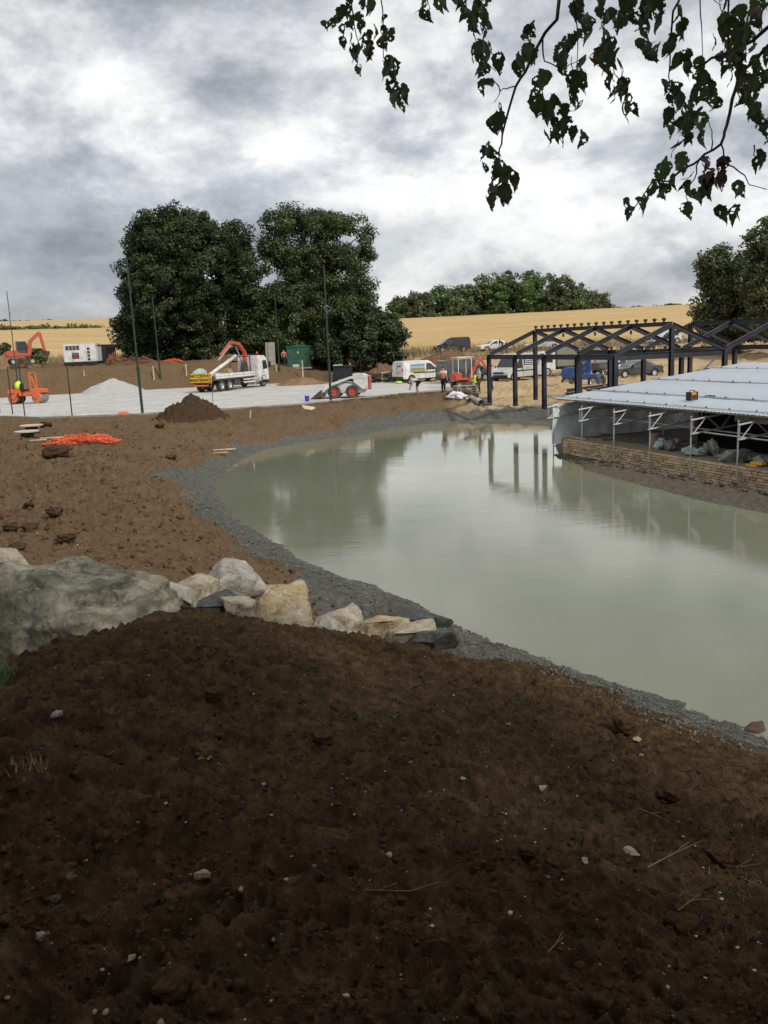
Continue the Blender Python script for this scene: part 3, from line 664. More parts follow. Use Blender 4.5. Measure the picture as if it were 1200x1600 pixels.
tfirst = None
for i, s in enumerate(SP):
    b0 = (-.55, -.42, -.3, -.36, -.3, -.3, -.3)[i]
    loc = (s+.08, b0, .92+(b0+.3)*SL)
    if tfirst is None: tfirst = truss_mb(10.4).build('lattice_truss', 'steel', canopy, loc=loc)
    else:
        c = tfirst.copy(); COL.objects.link(c); c.parent = canopy; c.location = loc
sfirst = None
for i, s in enumerate(SP):
    for b in (-.22, 3.6):
        top = 1.05 if b < 0 else 1.3
        MB().tube([(s, b, -1.5 if b < 0 else -.42), (s, b, top)], .026, 8).build('standard', 'steel', canopy)
MB().tube([(2.0, .9, .52), (14, .9, .46)], .024, 6).build('ledger', 'steel', canopy)
MB().tube([(8.2, .2, .50), (14.5, .2, .46)], .026, 6).build('ledger', 'steel', canopy)
# low wall of cut stone under it
wall = thing('stone_wall', 'low wall of pale coursed stone under the tin roof at the edge of the pond', 'stone wall', CO, CYAW)
M['stone'] = mat('coursed_limestone', (.60, .49, .33), .9, var=.3, scale=2.2, bump=.6, bscale=9, dirt=(.36, .27, .17), dirt_amt=.6, dscale=1.3)
t = M['stone'].node_tree; b = t.nodes['Principled BSDF']; src = b.inputs['Base Color'].links[0].from_socket
t.links.new(mixc(t, .85, src, ramp(t, N(t, 'ShaderNodeObjectInfo').outputs['Random'], [(0, (.62, .58, .52)), (.5, (1, .97, .92)), (1, (1.25, 1.2, 1.12))]), 'MULTIPLY'), b.inputs['Base Color'])
M['mortar'] = mat('lime_mortar', (.22, .18, .125), .95, var=.2, scale=6, bump=.4)
MB().box((6.75, .23, -.70), (13.9, .34, .62)).build('mortar_core', 'mortar', wall)
MB().box((.14, 3.0, -.70), (.26, 5.9, .62)).build('mortar_core', 'mortar', wall)
MB().box((6.9, .30, -.372), (13.6, .46, .05)).build('coping_bed', 'mortar', wall)
variants = []
for v in range(8):
    g = np.random.default_rng(300+v); mb = MB(); nx = 3
    vs, f = ico(1); 
    P = np.array([(x, y, z) for x in (-.5, -.44, .44, .5) for y in (-.5, .5) for z in (-.5, -.36, .36, .5)])
    mb.box((0, 0, 0), (1, 1, 1)); me = bpy.data.meshes.new('brick'); me.from_pydata(mb.V, [], mb.F); bm = bmesh.new(); bm.from_mesh(me)
    bmesh.ops.recalc_face_normals(bm, faces=bm.faces)
    bmesh.ops.bevel(bm, geom=[e for e in bm.edges if abs((e.verts[0].co-e.verts[1].co).y) < .5 and e.verts[0].co.y < 0], offset=.09, segments=1, affect='EDGES')
    for vv in bm.verts: vv.co += Vector(g.normal(size=3)*.035)
    bm.to_mesh(me); bm.free(); me.materials.append(M['stone']); variants.append(me)
z = -1.0
for ci in range(7):
    h = (.094, .082, .092, .084, .096, .086, .088)[ci]; s = .02-(ci % 2)*.12
    while s < 13.6:
        w = rnd.uniform(.22, .43)
        o = bpy.data.objects.new('stone_block', variants[rnd.randrange(8)]); COL.objects.link(o); o.parent = wall
        o.scale = (w-.028, .10, h-.018); o.location = (max(s, 0)+w/2, .04-rnd.uniform(0, .035), z+h/2); s += w
    z += h
# slab, black backdrop for the inside shade, sheeting and clutter under the roof
slab = MB().box((7.1, 5.3, -.44), (13.3, 9.7, .1)).build('floor_slab', 'concrete', loc=CO, rot=(0, 0, CYAW)); tag(slab, 'dusty concrete slab behind the low stone wall, under the tin roof', 'floor slab')
backdrop = thing('shade_backdrop', 'added black backdrop for the shade at the back under the tin roof, behind the bags', 'sheeting', CO, CYAW)  # added black surface standing in for the dark of the open interior
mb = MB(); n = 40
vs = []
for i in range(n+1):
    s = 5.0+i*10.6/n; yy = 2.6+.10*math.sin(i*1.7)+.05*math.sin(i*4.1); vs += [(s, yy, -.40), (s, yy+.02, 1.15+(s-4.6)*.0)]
mb.add(vs, [(2*i, 2*i+2, 2*i+3, 2*i+1) for i in range(n)]); mb.add([(x, y+.01, z) for x, y, z in vs], [(2*i+1, 2*i+3, 2*i+2, 2*i) for i in range(n)]); mb.build('shade_face', 'shade_black', backdrop)
for i in range(5): MB().box((5.2+i*2.4, 2.78, .40), (.06, .06, 1.6)).build('backdrop_stud', 'shade_black', backdrop)
mb = MB(); n = 26; vs = []
for j in range(7):
    for i in range(n+1):
        b = -.28+i*7.2/n; zz = -.62+1.62*j/6+.1*SL*b; x = -.42+.07*math.sin(i*.9+j*.4)+.04*math.sin(i*2.3-j)+(.12 if j == 0 else 0)*math.sin(i)
        vs.append((x, b, zz))
mb.add(vs, [(j*(n+1)+i, j*(n+1)+i+1, (j+1)*(n+1)+i+1, (j+1)*(n+1)+i) for j in range(6) for i in range(n)])
o = mb.build('plastic_sheet', 'sheet', loc=CO, rot=(0, 0, CYAW), smooth=True); tag(o, 'milky plastic sheet closing the left end of the tin roof', 'plastic sheet')
def heap(name, label, cat, px, py, D, dims, seed, material, n=4, group=None, flat=-.3):
    p = at(px, py, D); p.z = -.39; r = MB(); g = np.random.default_rng(seed)
    for i in range(n): r.blob((g.normal()*dims[0]*.4, g.normal()*dims[1]*.3, dims[2]*(.3+.3*g.random())), (dims[0]*.55, dims[1]*.55, dims[2]*.55), .45, 3, seed*10+i, 2.2, flat)
    o = r.build(name, material, loc=p); return tag(o, label, cat, group)
def on_slab(s, b): return cl(s, b, -.39)
def bag(s, b, dims, seed, material, label, name='sack', cat='sack', n=3):
    r = MB(); g = np.random.default_rng(seed); dims = tuple(q*.78 for q in dims)
    for i in range(n): r.blob((g.normal()*dims[0]*.35, g.normal()*dims[1]*.3, dims[2]*(.35+.4*g.random())), (dims[0]*.5, dims[1]*.5, dims[2]*.5), .5, 3, seed*10+i, 2.4)
    v = np.array(r.V); v[:, 2] = np.maximum(v[:, 2], 0); r.V = [tuple(q) for q in v]
    return tag(r.build(name, material, loc=on_slab(s, b), rot=(0, 0, g.uniform(0, 3)), smooth=True), label, cat, 'sacks on the slab behind the stone wall')
o = MB().lathe([(.16, 0), (.18, .5), (.2, .52), (.19, .54)], 14).build('paint_drum', mat('dusty_brown_drum', (.28, .18, .12), .7), loc=on_slab(4.9, .8)); tag(o, 'brown drum standing on the slab left of the folded teal sacks', 'drum')
bag(5.45, .7, (.5, .4, .42), 11, 'bagteal', 'upright crumpled teal and grey sack beside the brown drum')
bag(5.75, .9, (.5, .3, .5), 12, 'bag', 'leaning grey sack with a flared open top, right of the brown drum')
bag(7.6, .55, (.55, .45, .34), 13, 'bagteal', 'pale teal sack folded over the edge of the stone wall')
bag(7.55, 1.0, (.36, .36, .62), 14, 'concrete', 'tall pale grey sack standing behind the folded teal sack')
bag(8.4, .9, (.7, .4, .26), 15, 'bag', 'flat grey sack lying between the tall sack and the big grey pile')
bag(9.3, .7, (.95, .7, .44), 16, 'bag', 'large heap of dark grey sheeting on the slab near the right edge', n=5)
bag(10.25, .75, (.45, .4, .36), 17, 'bag', 'small shiny grey sack left of the yellow packets')
bag(6.9, 1.0, (.6, .4, .18), 18, 'concrete', 'low flat pile of rubble sacks left of the tall pale sack')
for k, (s, b, z, lb) in enumerate(((10.35, .25, 0, 'lower yellow packet at the right end of the wall'), (10.5, .3, .09, 'upper yellow packet lying on the other at the right end of the wall'))):
    o = MB().box((0, 0, .045), (.42, .24, .088), (0, 0, .1*k)).build('packet', 'yellow', loc=on_slab(s, b)+Vector((0, 0, z)), rot=(0, 0, CYAW+.1), bevel=.015); tag(o, lb, 'packet', 'yellow packets on the slab')
lad = thing('ladder_beam', 'dark lattice beam lying on the slab along the left part of the wall', 'lattice beam', on_slab(1.2, .6), CYAW+.18)
for yy in (0, .32): MB().tube([(0, yy, .10+yy*.4), (5.6, yy, .12+yy*.4)], .026, 6).build('chord', 'rust', lad)
mb = MB()
for i in range(14): mb.tube([(.2+i*.4, 0, .1), (.35+i*.4, .32, .23)], .016, 5)
mb.build('rungs', 'rust', lad)
for s in (.5, 4.8): MB().box((s, .15, .04), (.12, .5, .08)).build('packing_block', 'wood', lad)
o = MB().box((0, 0, .16), (4.2, .06, .30)).build('timber_board', 'palewood', loc=cl(9.2, 2.42, .62), rot=(0, 0, CYAW)); tag(o, 'long pale board hung across the top of the black shade backdrop', 'board')
o = MB().box((0, 0, 0), (1.2, .14, .05)).build('timber_batten', 'wood', loc=cl(.75, .22, -.32), rot=(0, 0, CYAW), bevel=.006); tag(o, 'short timber batten lying along the left end of the stone wall', 'batten')
# site radio on the roof
p = Vector(at(1082, 625, 31.0)); sb = (p-CO).dot(fu), (p-CO).dot(fv)
def on_roof(px, py):
    d = ray(px, py); lo, hi = 15., 70.
    for _ in range(50):
        mid = (lo+hi)/2; q = CAM+d*(mid/d.y); b = (q-CO).dot(fv)
        if q.z > rz_(b)+.03: lo = mid
        else: hi = mid
    return CAM+d*(lo/d.y)
rp = on_roof(1081, 625); rd = thing('site_radio', 'yellow and black site radio standing on the tin roof', 'radio', rp, .5)
MB().box((0, 0, .15), (.30, .2, .26)).build('case', mat('amber_case', (.55, .22, .03), .5), rd, bevel=.03)
for x in (-.16, .16): MB().box((x, 0, .14), (.05, .24, .30)).build('bumper', 'black', rd, bevel=.015)
MB().tube([(-.15, 0, .28), (-.1, 0, .34), (.1, 0, .34), (.15, 0, .28)], .015, 6).build('handle', 'black', rd)
MB().box((0, -.105, .12), (.2, .012, .12)).build('speaker_grille', 'black', rd)
rp = on_roof(1111, 620); o = MB().box((0, 0, .03), (.3, .14, .05)).build('offcut', 'darkgrey', loc=rp, rot=(0, 0, CYAW), bevel=.006); tag(o, 'small dark offcut on the tin roof right of the site radio', 'offcut')
# ------------------------------------------------------------------ poles, posts and stakes on the court
def pole(px, py, py_top, r, label, z=None, name='tall_pole', cat='pole', group='tall green poles round the court', material='polegreen', lean=0, taper=.7, D=None):
    b = Vector(hit(px, py)) if D is None else Vector(at(px, py, D)); h = ztop(b, py_top)-b.z
    rt = thing(name, label, cat, b, 0, group); rt.rotation_euler = (lean*.3, lean, 0)
    MB().tube([(0, 0, -.1), (0, 0, h*.30), (0, 0, h*.305), (0, 0, h)], [r, r, r*taper, r*taper*.8], 10).build('shaft', material, rt)
    if r > .05:
        MB().lathe([(r*1.35, 0), (r*1.35, .12)], 10, (0, 0, h*.30)).build('collar', material, rt)
        MB().lathe([(r*2.2, 0), (r*2.2, .03)], 10).build('base_flange', material, rt)
        if h > 5:
            for zz in (.62, .8): MB().box((r*.9, 0, h*zz), (r*1.2, .05, .09)).build('hook', material, rt)
    return rt
pole(31, 628, 455, .055, 'thin green pole at the far left, beside the orange roller', lean=.0)
pole(223, 648, 405, .085, 'tallest green pole, standing on the near edge of the court left of the soil heap', lean=-.012)
pole(252, 604, 462, .085, 'green pole at the far edge of the court left of the crane lorry', lean=-.012)
pole(438, 597, 455, .075, 'green pole between the concrete panel and the green cabin')
pole(517, 627, 415, .085, 'green pole standing in front of the skid steer loader')
for px, py, pt, lb in ((20, 648, 571, 'black fence post in front of the roller, leftmost'), (39, 651, 569, 'black fence post in front of the roller drum, next to the leftmost'), (113, 652, 568, 'lone black fence post right of the roller'), (0, 645, 620, 'short black fence post cut off by the left edge'),
        (565, 596, 563, 'far black fence post beside the cable coil'), (590, 595, 560, 'far black fence post before the spoil heap'), (618, 598, 566, 'black post at the rear corner of the printed van'), (647, 592, 549, 'tall black post in front of the printed van'),
        (690, 588, 551, 'black post between the printed van and the mini digger'), (664, 590, 562, 'black post close to the middle of the printed van'), (724, 585, 548, 'black post behind the mini digger canopy')):
    pole(px, py, pt, .038, lb, name='fence_post', cat='fence post', group='black fence posts', material='black', taper=1)
for px, py, pt, lb in ((134, 609, 579, 'timber stake left of the gravel heap, behind the roller'), (242, 605, 572, 'timber stake beside the far green pole'), (293, 604, 569, 'timber stake just left of the crane lorry tail'), (474, 596, 563, 'timber stake in front of the green cabin'), (433, 597, 570, 'timber stake beside the cab of the crane lorry')):
    b = Vector(hit(px, py)); h = ztop(b, pt)-b.z
    o = MB().box((0, 0, h/2-.1), (.13, .09, h+.2)).build('timber_stake', 'palewood', loc=b, bevel=.01); tag(o, lb, 'stake', 'timber stakes at the court edge')
b = Vector(hit(391, 652)); o = MB().box((0, 0, .1), (.07, .05, .6)).build('timber_stake', 'palewood', loc=b, rot=(.1, .1, .3)); tag(o, 'short timber peg in the brown soil right of the soil heap', 'peg', 'timber stakes at the court edge')
b = Vector(hit(333, 631)); h = ztop(b, 603)-b.z
o = MB().tube([(0, 0, -.1), (0, 0, h)], .022, 6).build('steel_pin', 'black', loc=b); tag(o, 'thin steel pin standing on the court right of the soil heap', 'pin')
# ------------------------------------------------------------------ heaps
def mound(name, label, cat, px, py, wpx, hpx, material, seed, n=90, rough=.06, group=None, D=None, kind=None, peak=0.0, depth=.8, pw=1.25):
    b = Vector(hit(px, py)) if D is None else Vector(at(px, py, D)); D_ = b.y
    if D is not None: b.z = gz(b.x, b.y)
    w = wpx/FPX*D_; h = hpx/FPX*D_
    xs = np.linspace(-1.15, 1.15, n); X, Y = np.meshgrid(xs, xs)
    Rr = np.hypot(X-peak*(1-np.hypot(X, Y)), Y)*(1+.14*(vnoise(np.arctan2(Y, X)*1.5+9+seed, X*0)-.5)*2)
    base = np.clip(1-Rr, 0, 1)
    prof = 1-np.sqrt(Rr**2+.015)*1.0; prof = np.clip(prof*1.08, -.2, 1); prof = np.where(prof > 0, prof**pw, prof)
    Z = prof*h+fbm(X*w+seed*3, Y*w, ((w*.35, h*.06), (w*.13, h*.05), (.25, rough*.7), (.1, rough*.3)))*np.clip(base*3+.1, 0, 1)
    me = grid_mesh(name, X*w/2*1.05, Y*w/2*depth*1.05, Z-.04, {})
    o = link(name, me, material, loc=b); return tag(o, label, cat, group)
M['topsoil'] = mat('heaped_topsoil', (.062, .039, .023), .95, var=.45, scale=9, bump=1, bscale=14)
M['drysoil'] = mat('dry_subsoil', (.20, .125, .07), .95, var=.35, scale=2, bump=1, bscale=8, dirt=(.30, .21, .13), dirt_amt=.5)
M['redsoil'] = mat('reddish_subsoil', (.17, .095, .055), .95, var=.35, scale=2, bump=1, bscale=8)
mound('soil_heap', 'dark pointed topsoil heap on the near edge of the court', 'soil heap', 304, 656, 128, 43, 'topsoil', 3, rough=.16, pw=1.2)
mound('gravel_heap', 'pale grey crushed stone heap on the court behind the tallest green pole', 'gravel heap', 176, 613, 96, 21, 'gravelheap', 5, rough=.03, pw=.8)
for i, (px, py, w, h, D, mt, lb) in enumerate(((545, 594, 60, 12, 84, 'drysoil', 'brown spoil heap behind the skid steer loader'), (470, 596, 90, 13, 88, 'drysoil', 'low bank of brown spoil under the green cabin'), (600, 583, 70, 18, 92, 'redsoil', 'reddish spoil heap behind the cable coil'),
        (640, 580, 60, 20, 96, 'drysoil', 'brown spoil heap behind the printed van'), (700, 572, 110, 18, 104, 'redsoil', 'long reddish spoil bank below the black van on the road'), (765, 566, 50, 10, 106, 'drysoil', 'pale spoil heap below the white saloon'),
        (20, 578, 90, 24, 96, 'drysoil', 'spoil heap under the red excavator'), (935, 556, 70, 14, 88, 'redsoil', 'red brown spoil heap seen through the steel frame'), (890, 556, 60, 10, 100, 'drysoil', 'straw coloured heap seen through the steel rafters'), (360, 592, 70, 10, 97, 'redsoil', 'low spoil bank behind the crane lorry'), (1010, 560, 60, 9, 100, 'drysoil', 'sandy heap right of the dark saloon'))):
    mound('spoil_heap', lb, 'spoil heap', px, py, w, h, mt, 20+i, n=46, rough=.12, group='spoil heaps round the site', D=D, depth=.7, pw=1)
# ------------------------------------------------------------------ boulders by the water
def rockmat(name, a, b_, c_, sc=1.5):
    Mt = bpy.data.materials.new(name); Mt.use_nodes = True; t = Mt.node_tree; b = t.nodes['Principled BSDF']
    v = N(t, 'ShaderNodeTexCoord').outputs['Object']
    n1 = noise(t, v, sc, 8, .65, .6); n2 = noise(t, v, sc*2.7, 10, .74, .8); n3 = noise(t, v, sc*14, 6, .7)
    c = ramp(t, n1, [(.34, a), (.5, b_), (.66, c_)])
    c = mixc(t, ramp(t, n2, [(.48, 0), (.64, .75)]), c, tuple(x*.40 for x in a)); c = mixc(t, ramp(t, n3, [(.55, 0), (.7, .4)]), c, tuple(min(1, x*1.35) for x in c_))
    t.links.new(c, b.inputs['Base Color']); b.inputs['Roughness'].default_value = .9; b.inputs['Specular IOR Level'].default_value = .25
    bp = N(t, 'ShaderNodeBump'); bp.inputs['Distance'].default_value = .06; bp.inputs['Strength'].default_value = 1
    t.links.new(math_node(t, 'ADD', n2, math_node(t, 'MULTIPLY', n3, .35)), bp.inputs['Height']); t.links.new(bp.outputs[0], b.inputs['Normal']); return Mt
M['rock_grey'] = rockmat('lichen_grey_rock', (.10, .095, .07), (.25, .23, .17), (.48, .44, .335), 1.6)
M['rock_cream'] = rockmat('cream_limestone', (.26, .22, .15), (.42, .365, .27), (.54, .49, .39), 2)
M['rock_pale'] = rockmat('pale_grey_limestone', (.24, .225, .19), (.36, .34, .29), (.46, .44, .38), 2)
M['rock_ochre'] = rockmat('ochre_limestone', (.36, .25, .115), (.44, .36, .23), (.54, .49, .38), 2.4)
M['rock_dark'] = rockmat('dark_slaty_rock', (.045, .048, .046), (.085, .088, .084), (.14, .14, .13), 2)
M['rock_brown'] = rockmat('brown_rock', (.07, .045, .032), (.11, .075, .055), (.16, .12, .09), 2)
def rock_mesh(name, r, seed, material, cuts=14, sub=5, rough=.05, sharp=.58, top=.55):
    v, f = ico(sub); v = v.copy(); g = np.random.default_rng(seed)
    dirs = []
    while len(dirs) < cuts:
        n = g.normal(size=3); n /= np.linalg.norm(n)
        if all(n@q < .80 for q in dirs): dirs.append(n)
        elif g.random() < .02: dirs.append(n)
    for n in dirs:
        dcut = g.uniform(sharp-.16, sharp+.10); s = v@n
        v -= np.outer(np.clip(s-dcut, 0, None)*.985, n)
    zt = v[:, 2]+.14*v[:, 0]*g.normal()+.12*v[:, 1]*g.normal(); v[:, 2] -= np.clip(zt-top*.8, 0, None)*.97
    v -= (v.max(0)+v.min(0))/2; v /= (v.max(0)-v.min(0))/2
    for o in range(6):
        k = 1.7*1.9**o; a = rough/(1.55**o)*(.9 if o else 1.2)
        ph = g.uniform(0, 9, 6); u = v*k
        dn = np.sin(u[:, 0]+ph[0]+1.3*np.sin(u[:, 1]*1.1+ph[1]))*np.cos(u[:, 2]*1.2+ph[2]+np.sin(u[:, 0]*.7+ph[3]))
        dn = np.where(o % 2 == 1, 1-2*np.abs(dn), dn); v = v*(1+a*dn)[:, None]
    v *= np.array(r)
    me = bpy.data.meshes.new(name); me.from_pydata(v.tolist(), [], f); me.polygons.foreach_set('use_smooth', [sub >= 4]*len(f)); me.materials.append(M[material]); return me
def boulder(x0, x1, y0, y1, D, material, label, seed, rough=.05, depth=.8, sink=.3, tilt=(0, 0), cuts=9, name='boulder', cat='boulder', group=None, sub=5):
    c = at((x0+x1)/2, (y0+y1)/2, D); w = (x1-x0)/FPX*D/2*1.08; h = (y1-y0)/FPX*D/2*1.05
    me = rock_mesh(name, (w, max(w, h)*depth, h*(1+sink)), seed, material, cuts, sub, rough)
    o = bpy.data.objects.new(name, me); COL.objects.link(o); o.location = c-Vector((0, 0, h*sink+(.10 if 13.0 > D > 12 or D > 13.1 else .03))); o.rotation_euler = (tilt[0], tilt[1], 0)
    return tag(o, label, cat, group)
boulder(-70, 280, 872, 1005, 11.5, 'rock_grey', 'huge lichen grey boulder at the left edge, half buried in dark soil', 21, rough=.085, depth=.62, sink=.45, tilt=(.05, .05), cuts=11, sub=6)
boulder(-60, 66, 846, 905, 13.4, 'rock_cream', 'pale flat boulder at the left edge, behind the huge grey one', 22, depth=.7, tilt=(0, .2))
boulder(276, 352, 890, 946, 13.6, 'rock_cream', 'cream boulder immediately right of the huge grey one', 23, tilt=(0, -.1))
boulder(320, 416, 876, 936, 14.1, 'rock_pale', 'pale grey boulder with a peaked top, behind the cream one', 24, tilt=(0, .15))
boulder(384, 484, 908, 990, 12.9, 'rock_ochre', 'ochre stained boulder in the middle of the row by the clay bank', 25, rough=.07)
boulder(426, 492, 944, 990, 12.4, 'rock_cream', 'small pale boulder at the foot of the ochre stained one', 26)
boulder(308, 392, 918, 962, 12.9, 'rock_dark', 'dark slaty slab between the cream boulder and the ochre stained one', 27, rough=.03)
boulder(500, 568, 940, 992, 13.4, 'rock_cream', 'flattish pale boulder right of the ochre stained one', 28, rough=.08)
boulder(552, 640, 954, 994, 13.6, 'rock_ochre', 'low ochre slab at the right end of the boulder row', 29, depth=.6, rough=.07)
boulder(598, 694, 966, 1004, 13.3, 'rock_cream', 'long low pale slab, last of the boulder row towards the water', 30, depth=.5)
boulder(600, 700, 947, 984, 14.3, 'rock_dark', 'dark layered ledge jutting into the pond', 31, depth=.5, rough=.08)
boulder(484, 540, 952, 990, 12.7, 'rock_pale', 'grey block wedged between the ochre stained boulder and the flattish pale one', 33)
boulder(258, 300, 905, 942, 13.0, 'rock_pale', 'small pale stone between the huge grey boulder and the cream one', 34)
boulder(632, 716, 980, 1012, 13.0, 'rock_dark', 'grey flat rock sunk in the clay past the long pale slab', 35, depth=.5)
boulder(344, 400, 922, 958, 12.6, 'rock_cream', 'small cream stone in front of the dark slaty slab', 36)
boulder(1162, 1199, 1126, 1158, 10.2, 'rock_brown', 'brown rock at the water edge by the right border', 32, sub=4)
boulder(172, 206, 917, 945, 10.95, 'rock_grey', 'grey broken stone resting against the huge grey boulder', 51, name='loose_stone', cat='stone', sub=4, sink=.1)
# ------------------------------------------------------------------ vehicles: x forward, y left, z up, wheels on z = 0
def arc(cx, r, z0, n=7, a0=180, a1=0): return [(cx+r*math.cos(R(a0+(a1-a0)*i/(n-1))), z0+r*math.sin(R(a0+(a1-a0)*i/(n-1)))) for i in range(n)]
def wheel(root, x, y, r, w, rim='steel', name='wheel', bolts=True):
    s = 1 if y > 0 else -1
    wo_ = MB().lathe([(r*.62, -w/2), (r*.9, -w/2), (r, -w*.36), (r, w*.36), (r*.9, w/2), (r*.62, w/2), (r*.62, -w/2)], 22, (0, 0, 0), 'y', False).build(name, 'rubber', root, loc=(x, y, r), smooth=False)
    MB().lathe([(r*.60, -w*.42), (r*.60, s*w*.40), (r*.52, s*w*.44), (r*.40, s*w*.25), (r*.16, s*w*.28), (r*.13, s*w*.46), (.01, s*w*.46)] if s > 0 else [(r*.60, w*.42), (r*.60, -w*.40), (r*.52, -w*.44), (r*.40, -w*.25), (r*.16, -w*.28), (r*.13, -w*.46), (.01, -w*.46)], 16, (0, 0, 0), 'y').build('rim', rim, wo_)
    return wo_
def side_pane(root, pts, wf, mt='glass', name='side_window', off=.006, sides=(1, -1)):
    for s in sides:
        mb = MB(); n = len(pts); vs = [(x, s*(wf(z)+off), z) for x, z in pts]+[(x, s*(wf(z)-.02), z) for x, z in pts]
        mb.add(vs, [tuple(range(n)), tuple(range(2*n-1, n-1, -1))]+[(i, i+n, (i+1) % n+n, (i+1) % n) for i in range(n)]); mb.build(name, mt, root)
def cross_pane(root, p0, p1, hw0, hw1, name='windscreen', mt='glass', th=.012, inset=.0):
    (x0, z0), (x1, z1) = p0, p1; d = Vector((x1-x0, 0, z1-z0)).normalized(); n = Vector((d.z, 0, -d.x))
    vs = []
    for k in (th, -.02):
        for (x, z, hw) in ((x0, z0, hw0), (x1, z1, hw1)):
            for s in (-1, 1): vs.append(Vector((x, s*hw, z))+n*k)
    return MB().add(vs, [(0, 1, 3, 2), (4, 6, 7, 5), (0, 2, 6, 4), (1, 5, 7, 3), (0, 4, 5, 1), (2, 3, 7, 6)]).build(name, mt, root)
def body_vehicle(kind, root, paint, L, Wd, prof, wheels, wr, tumz, tum, panes, screen, rear=None, rim='steel', bumper='black', skip_rear_glass=False, ww=.2, arch=.06):
    """prof: upper outline front-bottom -> roof -> rear-bottom; wheels: x of the axles"""
    hw = Wd/2; ztop_ = max(z for x, z in prof); zb = prof[0][1]
    tf = lambda z: 1-tum*max(0, (z-tumz)/(ztop_-tumz)) if z > tumz else 1-.03*max(0, (tumz*.7-z)/tumz)
    poly = list(prof)
    for wx in sorted(wheels): poly += [(wx-(wr+arch)*.0-math.sqrt(max(.01, (wr+arch)**2-(wr-zb)**2)), zb)]+arc(wx, wr+arch, wr, 9, 180-math.degrees(math.asin(min(.99, (zb-wr)/(wr+arch)))), math.degrees(math.asin(min(.99, (zb-wr)/(wr+arch)))))[1:-1]+[(wx+math.sqrt(max(.01, (wr+arch)**2-(wr-zb)**2)), zb)]
    MB().prism(poly, -hw, hw, tf).build('body', paint, root, bevel=.035, smooth=False)
    MB().box((sum(wheels)/2, 0, wr+.05), (wheels[1]-wheels[0]+.9, Wd*.80, wr*1.0)).build('chassis', 'black', root)
    wf = lambda z: hw*tf(z)
    for pts in panes: side_pane(root, pts, wf)
    cross_pane(root, screen[0], screen[1], wf(screen[0][1])*.90, wf(screen[1][1])*.88)
    if rear: cross_pane(root, rear[1], rear[0], wf(rear[1][1])*.86, wf(rear[0][1])*.86, 'rear_window')
    for wx in wheels:
        for s in (-1, 1): wheel(root, wx, s*(hw-ww*.55), wr, ww, rim)
    fx = prof[0][0]; rx = prof[-1][0]
    MB().box((fx-.02, 0, zb+.12), (.14, Wd*.97, .26)).build('front_bumper', bumper, root, bevel=.03)
    MB().box((rx+.02, 0, zb+.12), (.12, Wd*.97, .24)).build('rear_bumper', bumper, root, bevel=.03)
    return wf
def lights(root, fx, fz, rx, rz, hw, rw=.12, rh=.28):
    for s in (-1, 1):
        MB().box((fx, s*(hw-.2), fz), (.10, .34, .17), (0, -.25, 0)).build('headlight', 'headlamp', root, bevel=.02)
        MB().box((rx, s*(hw-rw*.55-.02), rz), (.05, rw, rh)).build('tail_light', 'lamp', root, bevel=.01)
    MB().box((rx-.01, 0, rz-.3), (.02, .52, .11)).build('number_plate', 'yellow', root)
def mirrors(root, x, z, hw):
    for s in (-1, 1): MB().box((x, s*(hw+.12), z), (.10, .18, .22)).build('mirror', 'black', root, bevel=.02)
def van(label, paint, px, py, deg, kind='van', group='vans on the site', high=False, wins=False, scale=1.0, flip=False, D=None):
    b = Vector(hit(px, py)) if D is None else Vector(at(px, py, D)); 
    if D is not None: b.z = gz(b.x, b.y)
    r = thing('van', label, 'van', b, heading(px, deg), group)
    H = 2.30 if high else 1.96; L = 5.2 if high else 4.85; f = L/2
    prof = [(f, .32), (f+.02, .72), (f-.12, .98), (f-.95, 1.14), (f-1.72, H-.14), (f-2.05, H-.02), (f-2.5, H), (-f+.35, H), (-f+.08, H-.09), (-f, 1.2), (-f-.02, .34)]
    hw = .97
    panes = [[(f-1.12, 1.10), (f-1.78, H-.30-(.2 if high else 0)), (f-2.25, H-.26-(.2 if high else 0)), (f-2.32, 1.08)]]
    if wins:
        for k in range(3): panes.append([(f-2.45-k*.88, 1.10), (f-2.45-k*.88, H-.48), (f-3.22-k*.88, H-.48), (f-3.22-k*.88, 1.10)])
    wf = body_vehicle('van', r, paint, L, hw*2, prof, (-f+.95, f-.88), .33, 1.05, .10, panes, ((f-.98, 1.18), (f-1.70, H-.18)), ((-f-.005, 1.18), (-f+.07, H-.18)) if wins else None)
    lights(r, f-.06, .84, -f-.01, 1.15, hw); mirrors(r, f-1.2, 1.2, hw)
    for s in (-1, 1):
        MB().box((-.05, s*(hw+.004), .86), (L*.52, .02, .09)).build('rub_strip', 'black', r, bevel=.006)
        MB().box((f-2.38, s*(hw-.002), .78), (.012, .012, .84)).build('door_seam', 'black', r)
        MB().box((f-2.22, s*(hw+.012), .98), (.16, .03, .035)).build('door_handle', 'black', r)
    MB().box((f+.02, 0, .74), (.04, 1.1, .16)).build('grille', 'black', r)
    r['f'] = f; return r
